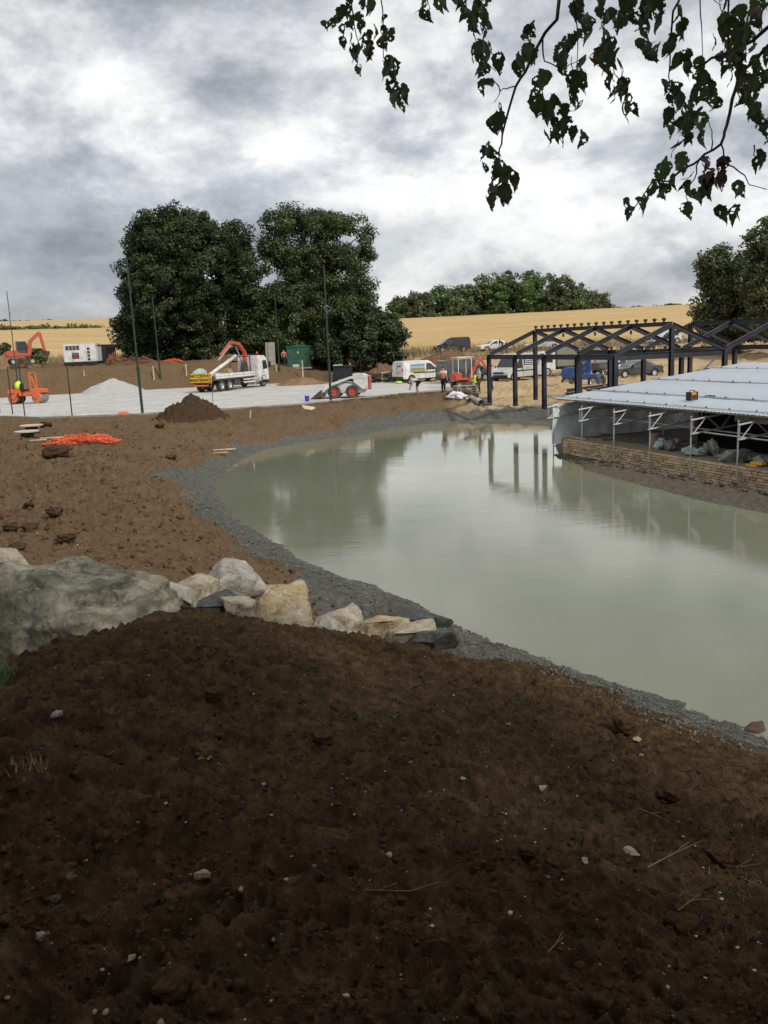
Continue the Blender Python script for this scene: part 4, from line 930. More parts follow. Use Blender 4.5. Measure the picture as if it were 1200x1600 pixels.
# flat print on the van sides: a stripe of landscape and illegible lettering
MP = bpy.data.materials.new('landscape_print'); MP.use_nodes = True; t = MP.node_tree; b = t.nodes['Principled BSDF']
v = N(t, 'ShaderNodeTexCoord').outputs['Generated']; sp = N(t, 'ShaderNodeSeparateXYZ'); t.links.new(v, sp.inputs[0])
f_ = math_node(t, 'ADD', sp.outputs[2], math_node(t, 'MULTIPLY', noise(t, v, 4, 4), .25))
c = ramp(t, f_, [(.1, (.30, .20, .06)), (.38, (.42, .33, .12)), (.52, (.10, .17, .06)), (.62, (.45, .55, .60)), (1.0, (.12, .30, .48))]); t.links.new(c, b.inputs['Base Color']); b.inputs['Roughness'].default_value = .35
M['print'] = MP
def scribble(root, x0, z0, n, h, y, mt, seed, sgn, pitch=.11):
    """a line of sign-writing too small to read in the photograph: broken strokes of flat print"""
    g = random.Random(seed); mb = MB(); x = x0
    for i in range(n):
        if g.random() < .14: x += pitch; continue
        w = pitch*g.uniform(.5, .8); 
        mb.box((x, y, z0), (w*.25, .008, h*g.uniform(.7, 1))); 
        mb.box((x+w*.35, y, z0+g.choice((-.4, 0, .4))*h), (w*.6, .008, h*.2)); x += pitch
    return mb.build('lettering', mt, root)
r = van('white panel van with a landscape print on its side, behind the bending worker', 'white', 656, 596, 33)
f = r['f']
for s in (-1, 1):
    MB().box((f-3.25, s*.984, 1.32), (1.55, .012, .62)).build('side_print', 'print', r); MB().box((f-3.25, s*.986, .98), (1.6, .012, .10)).build('side_stripe', mat('gold_print', (.45, .32, .08), .4), r)
    scribble(r, f-2.0, .80, 6, .12, s*.984, 'darkgrey', 2, s)
MB().box((-f-.004, .0, 1.35), (.012, .02, 1.3)).build('door_seam', 'black', r)
for z in (1.5, .95): MB().box((-f-.012, -.3, z), (.012, .55, .10)).build('door_print', 'print' if z < 1 else 'darkgrey', r)
r = van('silver minibus style van with sign-writing, parked behind the first posts of the steel frame', 'carsilver', 806, 594, 180+55, high=True)
f = r['f']
for s in (-1, 1):
    side_pane(r, [(f-2.50, 1.30), (f-2.50, 1.86), (-f+.3, 1.86), (-f+.3, 1.30)], lambda z: .97*(1-.10*max(0, (z-1.05)/1.25)), name='side_window')
    for j in range(3):
        mb = MB(); g = random.Random(j*7+s); x = f-2.6
        while x > -f+.5:
            w = g.uniform(.12, .3); mb.box((x-w/2, s*.945, 1.72-j*.16), (w, .03, .08)); x -= w+.07
        mb.build('lettering', 'whitecloth', r)
    scribble(r, f-3.6, 1.05, 8, .1, s*.976, 'darkgrey', 3+s, s)
van('black van parked on the raised road at the edge of the wheat', 'navy', 706, 549, 180+14, D=124)
van('dark grey van behind the mini digger, half hidden by its canopy', 'darkgrey', 727, 592, 20, D=79)
def car(label, paint, px, py, deg, D=None, estate=False, group='cars on the site', name='car'):
    b = Vector(hit(px, py)) if D is None else Vector(at(px, py, D))
    if D is not None: b.z = gz(b.x, b.y)
    r = thing(name, label, 'car', b, heading(px, deg), group); f = 2.2; H = 1.44; hw = .87
    if estate: prof = [(f, .28), (f+.02, .58), (f-.12, .76), (f-1.15, .92), (f-1.80, H-.10), (f-2.2, H), (-f+.75, H), (-f+.25, H-.10), (-f+.02, .92), (-f, .32)]
    else: prof = [(f, .28), (f+.02, .58), (f-.12, .74), (f-1.2, .91), (f-1.88, H-.10), (f-2.3, H), (-f+1.55, H-.04), (-f+1.2, H-.14), (-f+.62, .96), (-f+.08, .90), (-f, .34)]
    panes = [[(f-1.42, .93), (f-1.92, H-.15), (f-2.42, H-.09), (f-2.42, .93)], [(f-2.50, .93), (f-2.50, H-.09), (-f+(.9 if estate else 1.5), H-.12), (-f+(.5 if estate else .95), .95)]]
    rear = ((-f+.10, .98), (-f+.27, H-.16)) if estate else ((-f+.70, .99), (-f+1.18, H-.17))
    body_vehicle('car', r, paint, 2*f, hw*2, prof, (-f+.82, f-.86), .31, .9, .20, panes, ((f-1.26, .95), (f-1.84, H-.14)), rear, 'carsilver', paint, ww=.19, arch=.05)
    lights(r, f-.03, .64, -f+.02, .74, hw, .3, .15); mirrors(r, f-1.5, .96, hw)
    for s in (-1, 1):
        MB().box((f-2.46, s*(hw-.004), .62), (.012, .02, .56)).build('door_seam', 'black', r)
        MB().box((f-2.62, s*(hw+.0), .80), (.14, .035, .03)).build('door_handle', 'black', r)
    MB().box((f+.015, 0, .52), (.03, .7, .12)).build('grille', 'black', r)
    return r
car('white saloon car on the raised road between the black van and the steel frame', 'white', 772, 542, 180+22, D=120)
car('silver saloon car on the road, seen above the eaves of the steel frame', 'carsilver', 848, 546, 180+10, D=116)
car('dark saloon car with red tail lights parked beyond the middle of the steel frame', 'darkgrey', 992, 577, 180+28, D=76)
car('pale silver car half hidden behind the dark saloon', 'carsilver', 968, 573, 180+30, D=82, estate=True)
car('pale car far behind, seen under the first rafters of the near gable', 'carsilver', 1037, 533, 180+40, D=112, estate=True)
car('grey car parked under the bushy trees, seen through the right bay', 'silver', 1100, 528, 180+18, D=112)
# crane lorry
b = Vector(hit(352, 612)); b = Vector(onz(364, 608, .02)); lor = thing('crane_lorry', 'white flatbed crane lorry with a yellow maintenance board, parked on the gravel court', 'lorry', b, heading(362, 57)); r = lor
r.scale = (1, 1, 1)
for s in (-1, 1): MB().box((-.4, s*.42, .82), (9.0, .1, .24)).build('chassis_rail', 'black', r)
cp = [(4.75, .55), (4.80, 1.2), (4.74, 1.75), (4.52, 2.75), (4.15, 2.98), (2.95, 3.02), (2.9, .95), (3.0, .55)]
MB().prism(cp, -1.2, 1.2, lambda z: 1-.04*max(0, z-1.6)).build('cab', 'white', r, bevel=.05)
cross_pane(r, (4.76, 1.78), (4.54, 2.68), 1.08, 1.02)
cf = lambda z: 1.2*(1-.04*max(0, z-1.6))
side_pane(r, [(4.58, 1.72), (4.40, 2.5), (3.72, 2.5), (3.72, 1.66)], cf)
for s in (-1, 1):
    d_ = MB().box((4.1, s*1.205, 1.14), (1.05, .02, .96)).build('cab_door', 'white', r, bevel=.008); MB().box((3.75, s*1.222, 1.4), (.16, .03, .04)).build('handle', 'black', d_)
    MB().box((4.72, s*1.36, 2.1), (.14, .22, .55)).build('mirror', 'black', r, bevel=.03)
    MB().box((4.82, s*.85, .95), (.06, .4, .2)).build('headlight', 'headlamp', r, bevel=.02)
    MB().box((4.0, s*1.18, .52), (1.0, .12, .3)).build('cab_step', 'black', r, bevel=.02)
MB().box((4.82, 0, .62), (.16, 2.4, .42)).build('front_bumper', 'darkgrey', r, bevel=.04); MB().box((4.80, 0, 1.45), (.03, 1.7, .34)).build('grille', 'black', r)
MB().box((3.6, 0, 3.10), (.35, 1.9, .14)).build('beacon_bar', 'black', r, bevel=.02)
for s in (-.7, .7): MB().lathe([(.09, 0), (.08, .14), (.03, .18)], 10, (3.6, s, 3.17)).build('beacon', 'orange', r)
MB().box((-1.5, 0, 1.08), (7.0, 2.46, .16)).build('load_bed', 'darkgrey', r)
for s in (-1, 1):
    for k in range(3): 
        d_ = MB().box((1.0-k*2.25, s*1.235, 1.36), (2.2, .045, .42)).build('drop_side', 'white', r, bevel=.008); MB().box((1.0-k*2.25, s*1.262, 1.36), (2.1, .012, .03)).build('rib', 'steel', d_)
    for k in range(4): MB().box((2.12-k*2.25, s*1.24, 1.34), (.07, .07, .5)).build('bed_post', 'steel', r)
    for z in (.62, .88): MB().box((1.3, s*1.16, z), (2.4, .04, .12)).build('side_guard', 'white', r)
    MB().box((-1.05, s*1.12, .72), (1.0, .2, .44)).build('tool_box', 'darkgrey', r, bevel=.02)
MB().tube([(2.2, -1.0, .72), (2.9, -1.0, .72)], .27, 14).build('fuel_tank', 'steel', r)
sb = MB().box((-5.06, 0, 1.28), (.05, 2.2, .78)).build('sign_board', mat('sign_yellow', (.80, .46, .02), .5, dirt=DUST, dirt_amt=.12), r)
def text(txt, size, mt, parent, loc, rot, name='lettering', ext=.004, sx=1.0):
    cu = bpy.data.curves.new(name, 'FONT'); cu.body = txt; cu.size = size; cu.align_x = 'CENTER'; cu.align_y = 'CENTER'; cu.extrude = ext; cu.offset = size*.022
    tmp = bpy.data.objects.new(name, cu); COL.objects.link(tmp); dg = bpy.context.evaluated_depsgraph_get(); me = bpy.data.meshes.new_from_object(tmp.evaluated_get(dg)); bpy.data.objects.remove(tmp)
    me.name = name; me.materials.clear(); o = link(name, me, mt, parent, loc, rot); o.scale = (sx, 1, 1); return o
# board faces backwards (-x): text reads along -y
text('MOTORWAY', .36, 'black', sb, (-5.092, 0, 1.46), (R(90), 0, R(-90)), sx=1.0)
text('MAINTENANCE', .36, 'black', sb, (-5.092, 0, 1.10), (R(90), 0, R(-90)), sx=.86)
MB().box((-5.05, 0, .82), (.08, 2.4, .12)).build('rear_beam', 'black', r)
MB().box((-5.09, 0, .62), (.04, 1.5, .14)).build('underrun_bar', 'orange', r)
for s in (-1, 1): MB().box((-5.10, s*1.0, .84), (.03, .36, .12)).build('tail_light', 'lamp', r)
text('', .1, 'black', sb, (0, 0, 0), (0, 0, 0)) if False else None
for x in (-2.3, -3.6):
    for s in (-1, 1):
        wheel(r, x, s*1.03, .50, .42, 'steel'); MB().prism(arc(x, .62, .5, 9, 165, 15)+arc(x, .58, .5, 9, 15, 165), s*.82, s*1.24).build('mudguard', 'black', r)
for s in (-1, 1): wheel(r, 3.75, s*1.05, .50, .32, 'steel'); MB().prism(arc(3.75, .62, .5, 9, 175, 5)+arc(3.75, .565, .5, 9, 5, 175), s*.9, s*1.22).build('mudguard', 'black', r)
MB().box((2.45, 0, 1.3), (.5, 1.2, .6)).build('crane_base', 'darkgrey', r, bevel=.03)
MB().bar((2.45, 0, 1.5), (2.45, 0, 3.35), .34, .34).build('crane_column', 'red', r, bevel=.03)
bm_ = MB(); bm_.bar((2.45, 0, 3.3), (1.5, 0, 4.15), .26, .30); bm_.bar((1.55, 0, 4.15), (.1, 0, 4.32), .24, .28); bm_.bar((.2, .0, 4.3), (-1.7, 0, 3.15), .20, .24)
bm_.build('crane_boom', 'red', r, bevel=.02)
MB().bar((-.1, -.16, 4.05), (-2.3, -.16, 2.75), .1, .12).build('boom_extension', 'steel', r); MB().tube([(2.2, .12, 2.3), (1.2, .12, 3.9)], .06, 8).build('boom_ram', 'steel', r); MB().tube([(.7, .12, 4.0), (-.6, .12, 3.65)], .045, 8).build('boom_ram', 'steel', r)
MB().tube([(2.2, .3, 1.3), (2.2, 1.1, 1.3), (2.2, 1.1, .3)], .07, 8).build('outrigger', 'steel', r); MB().tube([(2.2, -.3, 1.3), (2.2, -1.1, 1.3), (2.2, -1.1, .3)], .07, 8).build('outrigger', 'steel', r)
MB().bar((1.55, -1.1, 1.2), (1.55, -1.1, 3.0), .07, .07).build('headboard_post', 'black', r); MB().bar((1.55, 1.1, 1.2), (1.55, 1.1, 3.0), .07, .07).build('headboard_post', 'black', r); MB().bar((1.55, -1.1, 2.95), (1.55, 1.1, 2.95), .07, .07).build('headboard_rail', 'black', r)
def on_thing(r, loc): return r.matrix_world @ Vector(loc)
bpy.context.view_layer.update()
def load(name, label, cat, mb, material, loc, rz=0, **k):
    o = mb.build(name, material, loc=on_thing(lor, loc), rot=(0, 0, lor.rotation_euler.z+rz), **k); return tag(o, label, cat)
t = MB(); t.tube([(-4.9, 0, .05), (-2.0, .1, 1.0), (.6, .2, 1.85)], .17, 12); load('tube_pole', 'fat white tube lying sloped on the bed of the crane lorry', 'tube', t, 'white', (0, -.35, 1.2), smooth=True)
t = MB().lathe([(.55, -.16), (.68, -.14), (.70, 0), (.68, .14), (.55, .16), (.25, .17)], 20, (0, 0, 0), 'y'); load('spare_tyre', 'black tyre standing on the bed of the crane lorry', 'tyre', t, 'rubber', (.9, -.85, 1.86), .2)
t = MB(); t.lathe([(.42, -.3), (.42, -.26), (.25, -.25), (.25, .25), (.42, .26), (.42, .3)], 16, (0, 0, 0), 'x'); load('cable_drum', 'small tan cable drum on the bed of the crane lorry', 'drum', t, 'wood', (-1.2, -.3, 1.6))
t = MB(); t.blob((0, 0, .4), (.7, .6, .5), .3, 2, 5); load('tarpaulin_bundle', 'blue green tarpaulin bundle at the tail of the crane lorry', 'bundle', t, 'bagteal', (-4.2, .65, 1.2), smooth=True)
t = MB()
for k in range(4): t.tube([(-2.6, .1*k, .06+.11*(k % 2)), (1.2, .1*k, .06+.11*(k % 2))], .05, 6)
load('pipe_bundle', 'bundle of grey pipes on the bed of the crane lorry', 'pipes', t, 'steel', (0, .5, 1.16))
# skid steer loader, facing left with the bucket on the ground
b = Vector(onz(538, 621, .03)); sk = thing('skid_steer', 'white skid steer loader with red wheel rims and lowered bucket on the gravel court', 'skid steer loader', b, heading(535, 180-8)); r = sk; ss = 1.12; r.scale = (ss, ss, ss)
MB().prism([(1.05, .30), (1.1, .75), (.95, .92), (-.9, .98), (-1.42, 1.02), (-1.5, .55), (-1.35, .28)], -.56, .56).build('body', 'white', r, bevel=.04)
MB().prism([(-.70, .95), (-.66, 1.50), (-1.30, 1.46), (-1.62, 1.30), (-1.66, .50), (-1.3, .45)], -.72, .72).build('engine_cover', 'white', r, bevel=.05)
MB().box((-1.68, 0, .9), (.06, 1.44, .9)).build('rear_door', 'red', r, bevel=.02)
cab = MB(); 
for x0, x1 in ((.62, .50), (-.55, -.50)):
    for s in (-1, 1): cab.bar((x0, s*.42, .9), (x1, s*.40, 1.92), .07, .07)
for z in (1.92, 1.2): 
    for s in (-1, 1): cab.bar((.55, s*.41, z), (-.55, s*.41, z), .06, .06)
cab.build('cab_frame', 'black', r); MB().box((0, 0, 1.97), (1.25, .92, .08)).build('cab_roof', 'black', r, bevel=.02)
side_pane(r, [(.54, 1.0), (.46, 1.88), (-.46, 1.88), (-.5, 1.0)], lambda z: .40); cross_pane(r, (.58, 1.0), (.48, 1.88), .38, .37)
MB().box((-.1, 0, 1.05), (.5, .5, .16)).build('seat', 'black', r, bevel=.03); MB().box((-.4, 0, 1.38), (.12, .5, .6)).build('seat_back', 'black', r, bevel=.03)
MB().lathe([(.06, 0), (.05, .12), (.02, .14)], 8, (-.5, .3, 2.0)).build('beacon', 'orange', r); MB().box((.3, 0, 2.04), (.5, .8, .05)).build('sun_visor', 'white', r)
for s in (-1, 1):
    MB().prism([(-1.5, 1.16), (-1.2, 1.40), (-.5, 1.33), (.75, .93), (1.25, .60), (1.35, .42), (1.2, .38), (1.05, .53), (.6, .80), (-.5, 1.17), (-1.1, 1.19)], s*.60, s*.74).build('lift_arm', 'white', r, bevel=.012)
    MB().tube([(-.9, s*.58, .9), (.2, s*.58, 1.12)], .05, 8).build('lift_ram', 'steel', r)
    MB().bar((-1.35, s*.66, .7), (-1.2, s*.66, 1.45), .1, .12).build('arm_link', 'white', r)
    for x in (.52, -.62): wheel(r, x, s*.80, .40, .28, 'red')
    sc_ = scribble(r, -1.25, 1.25, 5, .10, s*.728, 'lamp', 4, s, .08)
MB().prism([(1.28, .10), (2.02, .04), (2.05, .07), (1.45, .16), (1.34, .30), (1.34, .56), (1.26, .58)], -.88, .88).build('bucket', mat('worn_bucket_steel', (.23, .21, .19), .5, .6, dirt=(.12, .09, .07), dirt_amt=.6), r)
for s in (-1, 1): MB().prism([(1.28, .10), (2.02, .05), (1.34, .56)], s*.86, s*.89).build('bucket_cheek', 'rust', r)
MB().box((.95, 0, .55), (.3, .9, .3)).build('quick_hitch', 'black', r)
# mini digger with white canopy
b = Vector(onz(724, 606, 0)); md = thing('mini_digger', 'red mini digger with white canopy working beside the steel frame', 'mini digger', b, heading(724, 25)); r = md
def undercarriage(r, L, w, tw, rr, dozer=True):
    for s in (-1, 1):
        n = 10; prof = arc(L/2-rr, rr, rr, n, 90, -90)+arc(-L/2+rr, rr, rr, n, 270, 90)
        tk = MB().prism(prof, s*(w/2-tw), s*w/2).build('track', 'track', r)
        lug = MB(); 
        for i in range(int(L/.14)):
            x = -L/2+rr+i*.14
            if x < L/2-rr: lug.box((x, s*(w/2-tw/2), 2*rr+.01), (.05, tw, .03)); 
        lug.build('track_lug', 'track', tk)
        for x in (-L/2+rr, L/2-rr): MB().lathe([(rr*.6, -.02), (rr*.6, .02), (rr*.3, .03)], 12, (x, s*(w/2+.005), rr), 'y').build('sprocket', 'steel', tk)
    MB().box((0, 0, rr*1.6), (L*.5, w*.6, rr)).build('track_frame', 'darkgrey', r)
    if dozer: MB().prism([(L/2+.18, .03), (L/2+.26, .05), (L/2+.22, .36), (L/2+.15, .36)], -w/2, w/2).build('dozer_blade', 'red', r)
def digger_arm(r, pts, ws, mt, bucket_at, bs, ang, y=0):
    boom = MB(); boom.bar((pts[0][0], y, pts[0][1]), (pts[1][0], y, pts[1][1]), ws, ws*1.5); boom.bar((pts[1][0], y, pts[1][1]), (pts[2][0], y, pts[2][1]), ws, ws*1.4); boom.build('boom', mt, r, bevel=.02)
    MB().bar((pts[2][0], y, pts[2][1]), (pts[3][0], y, pts[3][1]), ws*.8, ws*1.1).build('dipper_arm', mt, r, bevel=.02)
    a = Vector((pts[0][0], y, pts[0][1])); m_ = Vector((pts[1][0], y, pts[1][1])); c2 = Vector((pts[2][0], y, pts[2][1])); MB().tube([a+Vector((.2, ws*.7, -.05)), m_+(c2-m_)*.2+Vector((0, ws*.7, -.05))], ws*.25, 6).build('boom_ram', 'steel', r)
    MB().tube([m_+Vector((.0, 0, ws)), c2+Vector((.05, 0, ws*.9))], ws*.22, 6).build('arm_ram', 'steel', r)
    bx, bz = bucket_at; pr = [(0, 0), (.32, .10), (.42, -.12), (.36, -.42), (.08, -.62), (-.30, -.60), (-.12, -.50), (.12, -.36), (.10, -.12)]
    ca, sa = math.cos(ang), math.sin(ang); pr = [(bx+(x*ca-z*sa)*bs, bz+(x*sa+z*ca)*bs) for x, z in pr]
    MB().prism(pr, y-.38*bs, y+.38*bs).build('bucket', 'rust', r)
undercarriage(r, 1.7, 1.2, .26, .24)
MB().lathe([(.40, .5), (.40, .58)], 14).build('slew_ring', 'black', r)
MB().prism([(.55, .58), (.58, .72), (.1, .78), (-.3, .80), (-.35, 1.22), (-.75, 1.20), (-.92, 1.0), (-.92, .60)], -.55, .55).build('house', 'red', r, bevel=.06)
MB().box((-.15, 0, .92), (.45, .45, .14)).build('seat', 'black', r, bevel=.03); MB().box((-.36, 0, 1.2), (.1, .45, .55)).build('seat_back', 'black', r, bevel=.03)
cn = MB()
for x in (.5, -.62):
    for s in (-1, 1): cn.tube([(x, s*.5, .75), (x, s*.5, 2.3)], .04, 8)
for s in (-1, 1): cn.tube([(.5, s*.5, 2.28), (-.62, s*.5, 2.28)], .035, 8)
cn.build('canopy_frame', 'white', r); MB().box((-.06, 0, 2.36), (1.4, 1.2, .08)).build('canopy_roof', 'white', r, bevel=.03)
digger_arm(r, [(.6, .75), (1.05, 1.65), (1.55, 2.15), (2.25, 1.1)], .16, 'red', (2.25, 1.1), .55, -.3)
for s in (-.18, .18): MB().tube([(.35, s, .8), (.38, s, 1.15)], .02, 6).build('control_lever', 'black', r)
# red excavator on the bank
b = Vector(at(34, 566, 92)); b.z = gz(b.x, b.y)+.35; ex = thing('excavator', 'red excavator with raised boom on the spoil bank at the far left', 'excavator', b, heading(34, 8)); r = ex; r.scale = (.84, .84, .84)
undercarriage(r, 2.9, 2.1, .45, .36)
MB().prism([(.9, .95), (.95, 1.25), (.2, 1.35), (-.4, 1.4), (-.5, 1.75), (-1.35, 1.7), (-1.65, 1.35), (-1.6, .95)], -.95, .95).build('house', 'red', r, bevel=.08)
MB().prism([(.95, 1.2), (1.0, 1.8), (.72, 2.75), (-.35, 2.78), (-.42, 1.3)], .0, .92).build('cab', 'darkgrey', r, bevel=.04)
side_pane(r, [(.85, 1.75), (.66, 2.62), (-.28, 2.64), (-.32, 1.70)], lambda z: .915, sides=(1,)); side_pane(r, [(.85, 1.75), (.66, 2.62), (-.28, 2.64), (-.32, 1.70)], lambda z: .02, sides=(-1,))
MB().box((.2, .46, 2.82), (1.1, .9, .07)).build('cab_roof', 'white', r, bevel=.02); MB().box((-1.62, 0, 1.3), (.3, 1.8, .55)).build('counterweight', 'red', r, bevel=.08)
digger_arm(r, [(.9, 1.15), (1.15, 2.7), (2.35, 3.75), (2.75, 1.55)], .30, 'red', (2.75, 1.55), 1.5, -.5, -.25)
# orange roller
b = Vector(onz(46, 630, .03)); ro = thing('road_roller', 'orange tandem roller with a roll bar at the left end of the court', 'roller', b, heading(46, -27)); r = ro; r.scale = (1.05,)*3
for x in (.95, -.95):
    d_ = MB().lathe([(.40, -.62), (.42, -.60), (.42, .60), (.40, .62), (.30, .60)], 24, (x, 0, .42), 'y').build('drum', mat('worn_drum', (.36, .34, .31), .5, .5, dirt=(.2, .17, .13), dirt_amt=.5) if x > 0 else M['track'], r)
    for s in (-1, 1): MB().lathe([(.34, s*.605), (.32, s*.63), (.12, s*.62), (.10, s*.66)] if s > 0 else [(.34, -.605), (.32, -.63), (.12, -.62), (.10, -.66)], 16, (x, 0, .42), 'y').build('drum_disc', 'orange', d_)
    MB().prism([(x-.5, .78), (x+.5, .78), (x+.42, 1.1), (x-.42, 1.12)], -.58, .58).build('hood' if x > 0 else 'engine_hood', 'orange', r, bevel=.05)
    for s in (-1, 1): MB().bar((x, s*.70, .42), (x-(.35 if x > 0 else -.35), s*.70, .85), .07, .2).build('drum_yoke', 'orange', r)
MB().box((0, 0, .72), (1.1, 1.1, .28)).build('platform', 'orange', r, bevel=.04); MB().box((-.25, 0, 1.02), (.42, .5, .16)).build('seat', 'black', r, bevel=.03); MB().box((-.48, 0, 1.3), (.12, .5, .5)).build('seat_back', 'black', r, bevel=.03)
MB().tube([(.42, 0, .9), (.25, 0, 1.38)], .035, 6).build('steering_column', 'black', r); MB().lathe([(.17, 0), (.19, .015), (.17, .03)], 14, (.24, 0, 1.38)).build('steering_wheel', 'black', r)
MB().tube([(.52, -.52, .85), (.48, -.52, 2.35), (.48, .52, 2.35), (.52, .52, .85)], .06, 8).build('roll_bar', 'orange', r); MB().tube([(.95, -.52, .95), (.62, -.52, 2.1)], .05, 8).build('roll_bar_stay', 'orange', r)
MB().tube([(-1.0, -.3, 1.1), (-1.0, -.3, 1.45)], .04, 8).build('exhaust', 'black', r)
bpy.context.view_layer.update()
o = MB().blob((0, 0, .25), (.26, .34, .42), .3, 3, 4, 2.0).build('safety_jacket', 'hivis', loc=r.matrix_world @ Vector((-.72, -.05, 1.12)), smooth=True); tag(o, 'yellow safety jacket hung on the seat of the orange roller', 'jacket')
# generator and tank on the bank
b = Vector(at(130, 571, 95)); b.z = gz(b.x, b.y)+.02; ge = thing('generator', 'white containerised generator with dark vents on the bank left of the dome topped tree', 'generator', b, heading(134, -14)); r = ge
MB().box((0, 0, .2), (3.4, 1.9, .36)).build('base_frame', 'black', r); MB().box((0, 0, 1.3), (3.3, 1.85, 1.85)).build('casing', 'white', r, bevel=.03)
for k in range(4): 
    v_ = MB().box((-1.25+k*.36, -.93, 1.83), (.30, .03, .44)).build('louvre', 'darkgrey', r)
for k in range(4): MB().box((.9, -.93, .62+k*.36), (.28, .03, .26)).build('louvre', 'darkgrey', r)
lg = MB().box((-.45, -.935, 1.02), (.72, .02, .62)).build('logo_panel', 'darkgrey', r); MB().box((-.40, -.95, .92), (.42, .012, .16)).build('logo_mark', 'lamp', r); scribble(r, -.68, 1.18, 5, .12, -.95, 'whitecloth', 9, 1, .1)
MB().box((.62, -.935, 1.25), (.015, .012, 1.7)).build('door_seam', 'darkgrey', r)
b = Vector(at(163, 569, 96)); b.z = gz(b.x, b.y); tk = thing('fuel_tank', 'dark rounded tank cabinet standing right behind the white generator', 'tank', b, heading(163, -30))
MB().prism([(-.95, .1), (.95, .1), (.98, 1.7), (.8, 2.02), (-.8, 2.06), (-.98, 1.8)], -1.0, 1.0).build('shell', 'black', tk, bevel=.06); MB().box((-.2, -1.01, 1.1), (1.2, .03, 1.5)).build('grey_door', 'silver', tk, bevel=.01); MB().box((0, 0, .05), (2.0, 2.0, .1)).build('skid', 'rust', tk)
# white tipper behind the frame
b = Vector(at(882, 590, 83)); b.z = gz(b.x, b.y); tp = thing('tipper_lorry', 'white cab lorry with grey green canvas body behind the steel frame', 'lorry', b, heading(878, 180+24)); r = tp
MB().prism([(2.9, .5), (2.92, 1.1), (2.7, 1.25), (2.35, 2.1), (1.9, 2.25), (1.35, 2.25), (1.3, .5)], -1.0, 1.0).build('cab', 'white', r, bevel=.05); cross_pane(r, (2.66, 1.30), (2.38, 2.05), .9, .88); side_pane(r, [(2.5, 1.25), (2.25, 1.98), (1.6, 1.98), (1.6, 1.25)], lambda z: 1.0)
MB().box((-.9, 0, 1.65), (4.2, 2.1, 1.7)).build('canvas_body', 'canvas', r, bevel=.06); MB().box((-.6, 0, .68), (5.4, .9, .2)).build('chassis', 'black', r); MB().box((-.9, 0, .84), (4.2, 2.12, .12)).build('bed_edge', 'darkgrey', r)
for x in (2.1, -1.6):
    for s in (-1, 1): wheel(r, x, s*.9, .40, .25)
for s in (-1, 1): MB().box((2.9, s*.72, .85), (.05, .3, .18)).build('headlight', 'headlamp', r)
# blue lift
b = Vector(at(912, 600, 66)); b.z = gz(b.x, b.y); bl_ = thing('scissor_lift', 'blue rough terrain lift with folded mast behind the middle of the steel frame', 'lift', b, heading(912, 160)); r = bl_
MB().box((0, 0, .75), (2.3, 1.0, .40)).build('chassis', 'blue', r, bevel=.04); MB().box((1.0, 0, 1.05), (.95, 1.3, .75)).build('counterweight', 'blue', r, bevel=.06)
for x in (-1.0, 1.0):
    for s in (-1, 1): wheel(r, x, s*.72, .42, .32, 'steel')
for k in range(4):
    z0 = 1.0+k*.40
    for s in (-.42, .42): MB().bar((.42, s, z0), (-.32, s, z0+.36), .09, .10).build('mast_link', 'blue', r); MB().bar((-.32, s*.8, z0), (.42, s*.8, z0+.36), .09, .10).build('mast_link', 'blue', r)
MB().box((.05, 0, 2.66), (.95, 1.05, .1)).build('platform', 'blue', r); MB().bar((-.4, 0, 1.0), (-.4, 0, 2.6), .16, .3).build('mast_post', 'blue', r)
for s in (-.5, .5): MB().tube([(-.4, s, 2.7), (-.4, s, 3.3), (.5, s, 3.3), (.5, s, 2.7)], .025, 6).build('guard_rail', 'blue', r)
b = Vector(at(934, 589, 80)); b.z = gz(b.x, b.y); cb = thing('works_truck', 'works truck with orange and white striped tail board behind the blue lift', 'truck', b, heading(934, 70)); r = cb
MB().prism([(2.2, .5), (2.2, 1.2), (1.8, 2.0), (.7, 2.05), (.65, .5)], -.9, .9).build('cab', 'carsilver', r, bevel=.05); MB().box((-.8, 0, .95), (2.8, 1.85, .5)).build('load_bed', 'darkgrey', r, bevel=.03)
side_pane(r, [(1.95, 1.25), (1.75, 1.85), (1.0, 1.85), (1.0, 1.25)], lambda z: .9)
ch = MB().box((-2.24, 0, 1.75), (.05, 1.5, .95)).build('tail_board', 'white', r)
mb = MB()
for k in range(3): mb.add([(-2.275, -.75+k*.55, 1.28), (-2.275, -.47+k*.55, 1.28), (-2.275, -.22+k*.55-.0, 2.22), (-2.275, -.50+k*.55, 2.22)], [(0, 1, 2, 3)])
mb.build('stripe', 'orange', ch)
for x in (1.5, -1.3):
    for s in (-1, 1): wheel(r, x, s*.85, .36, .22)
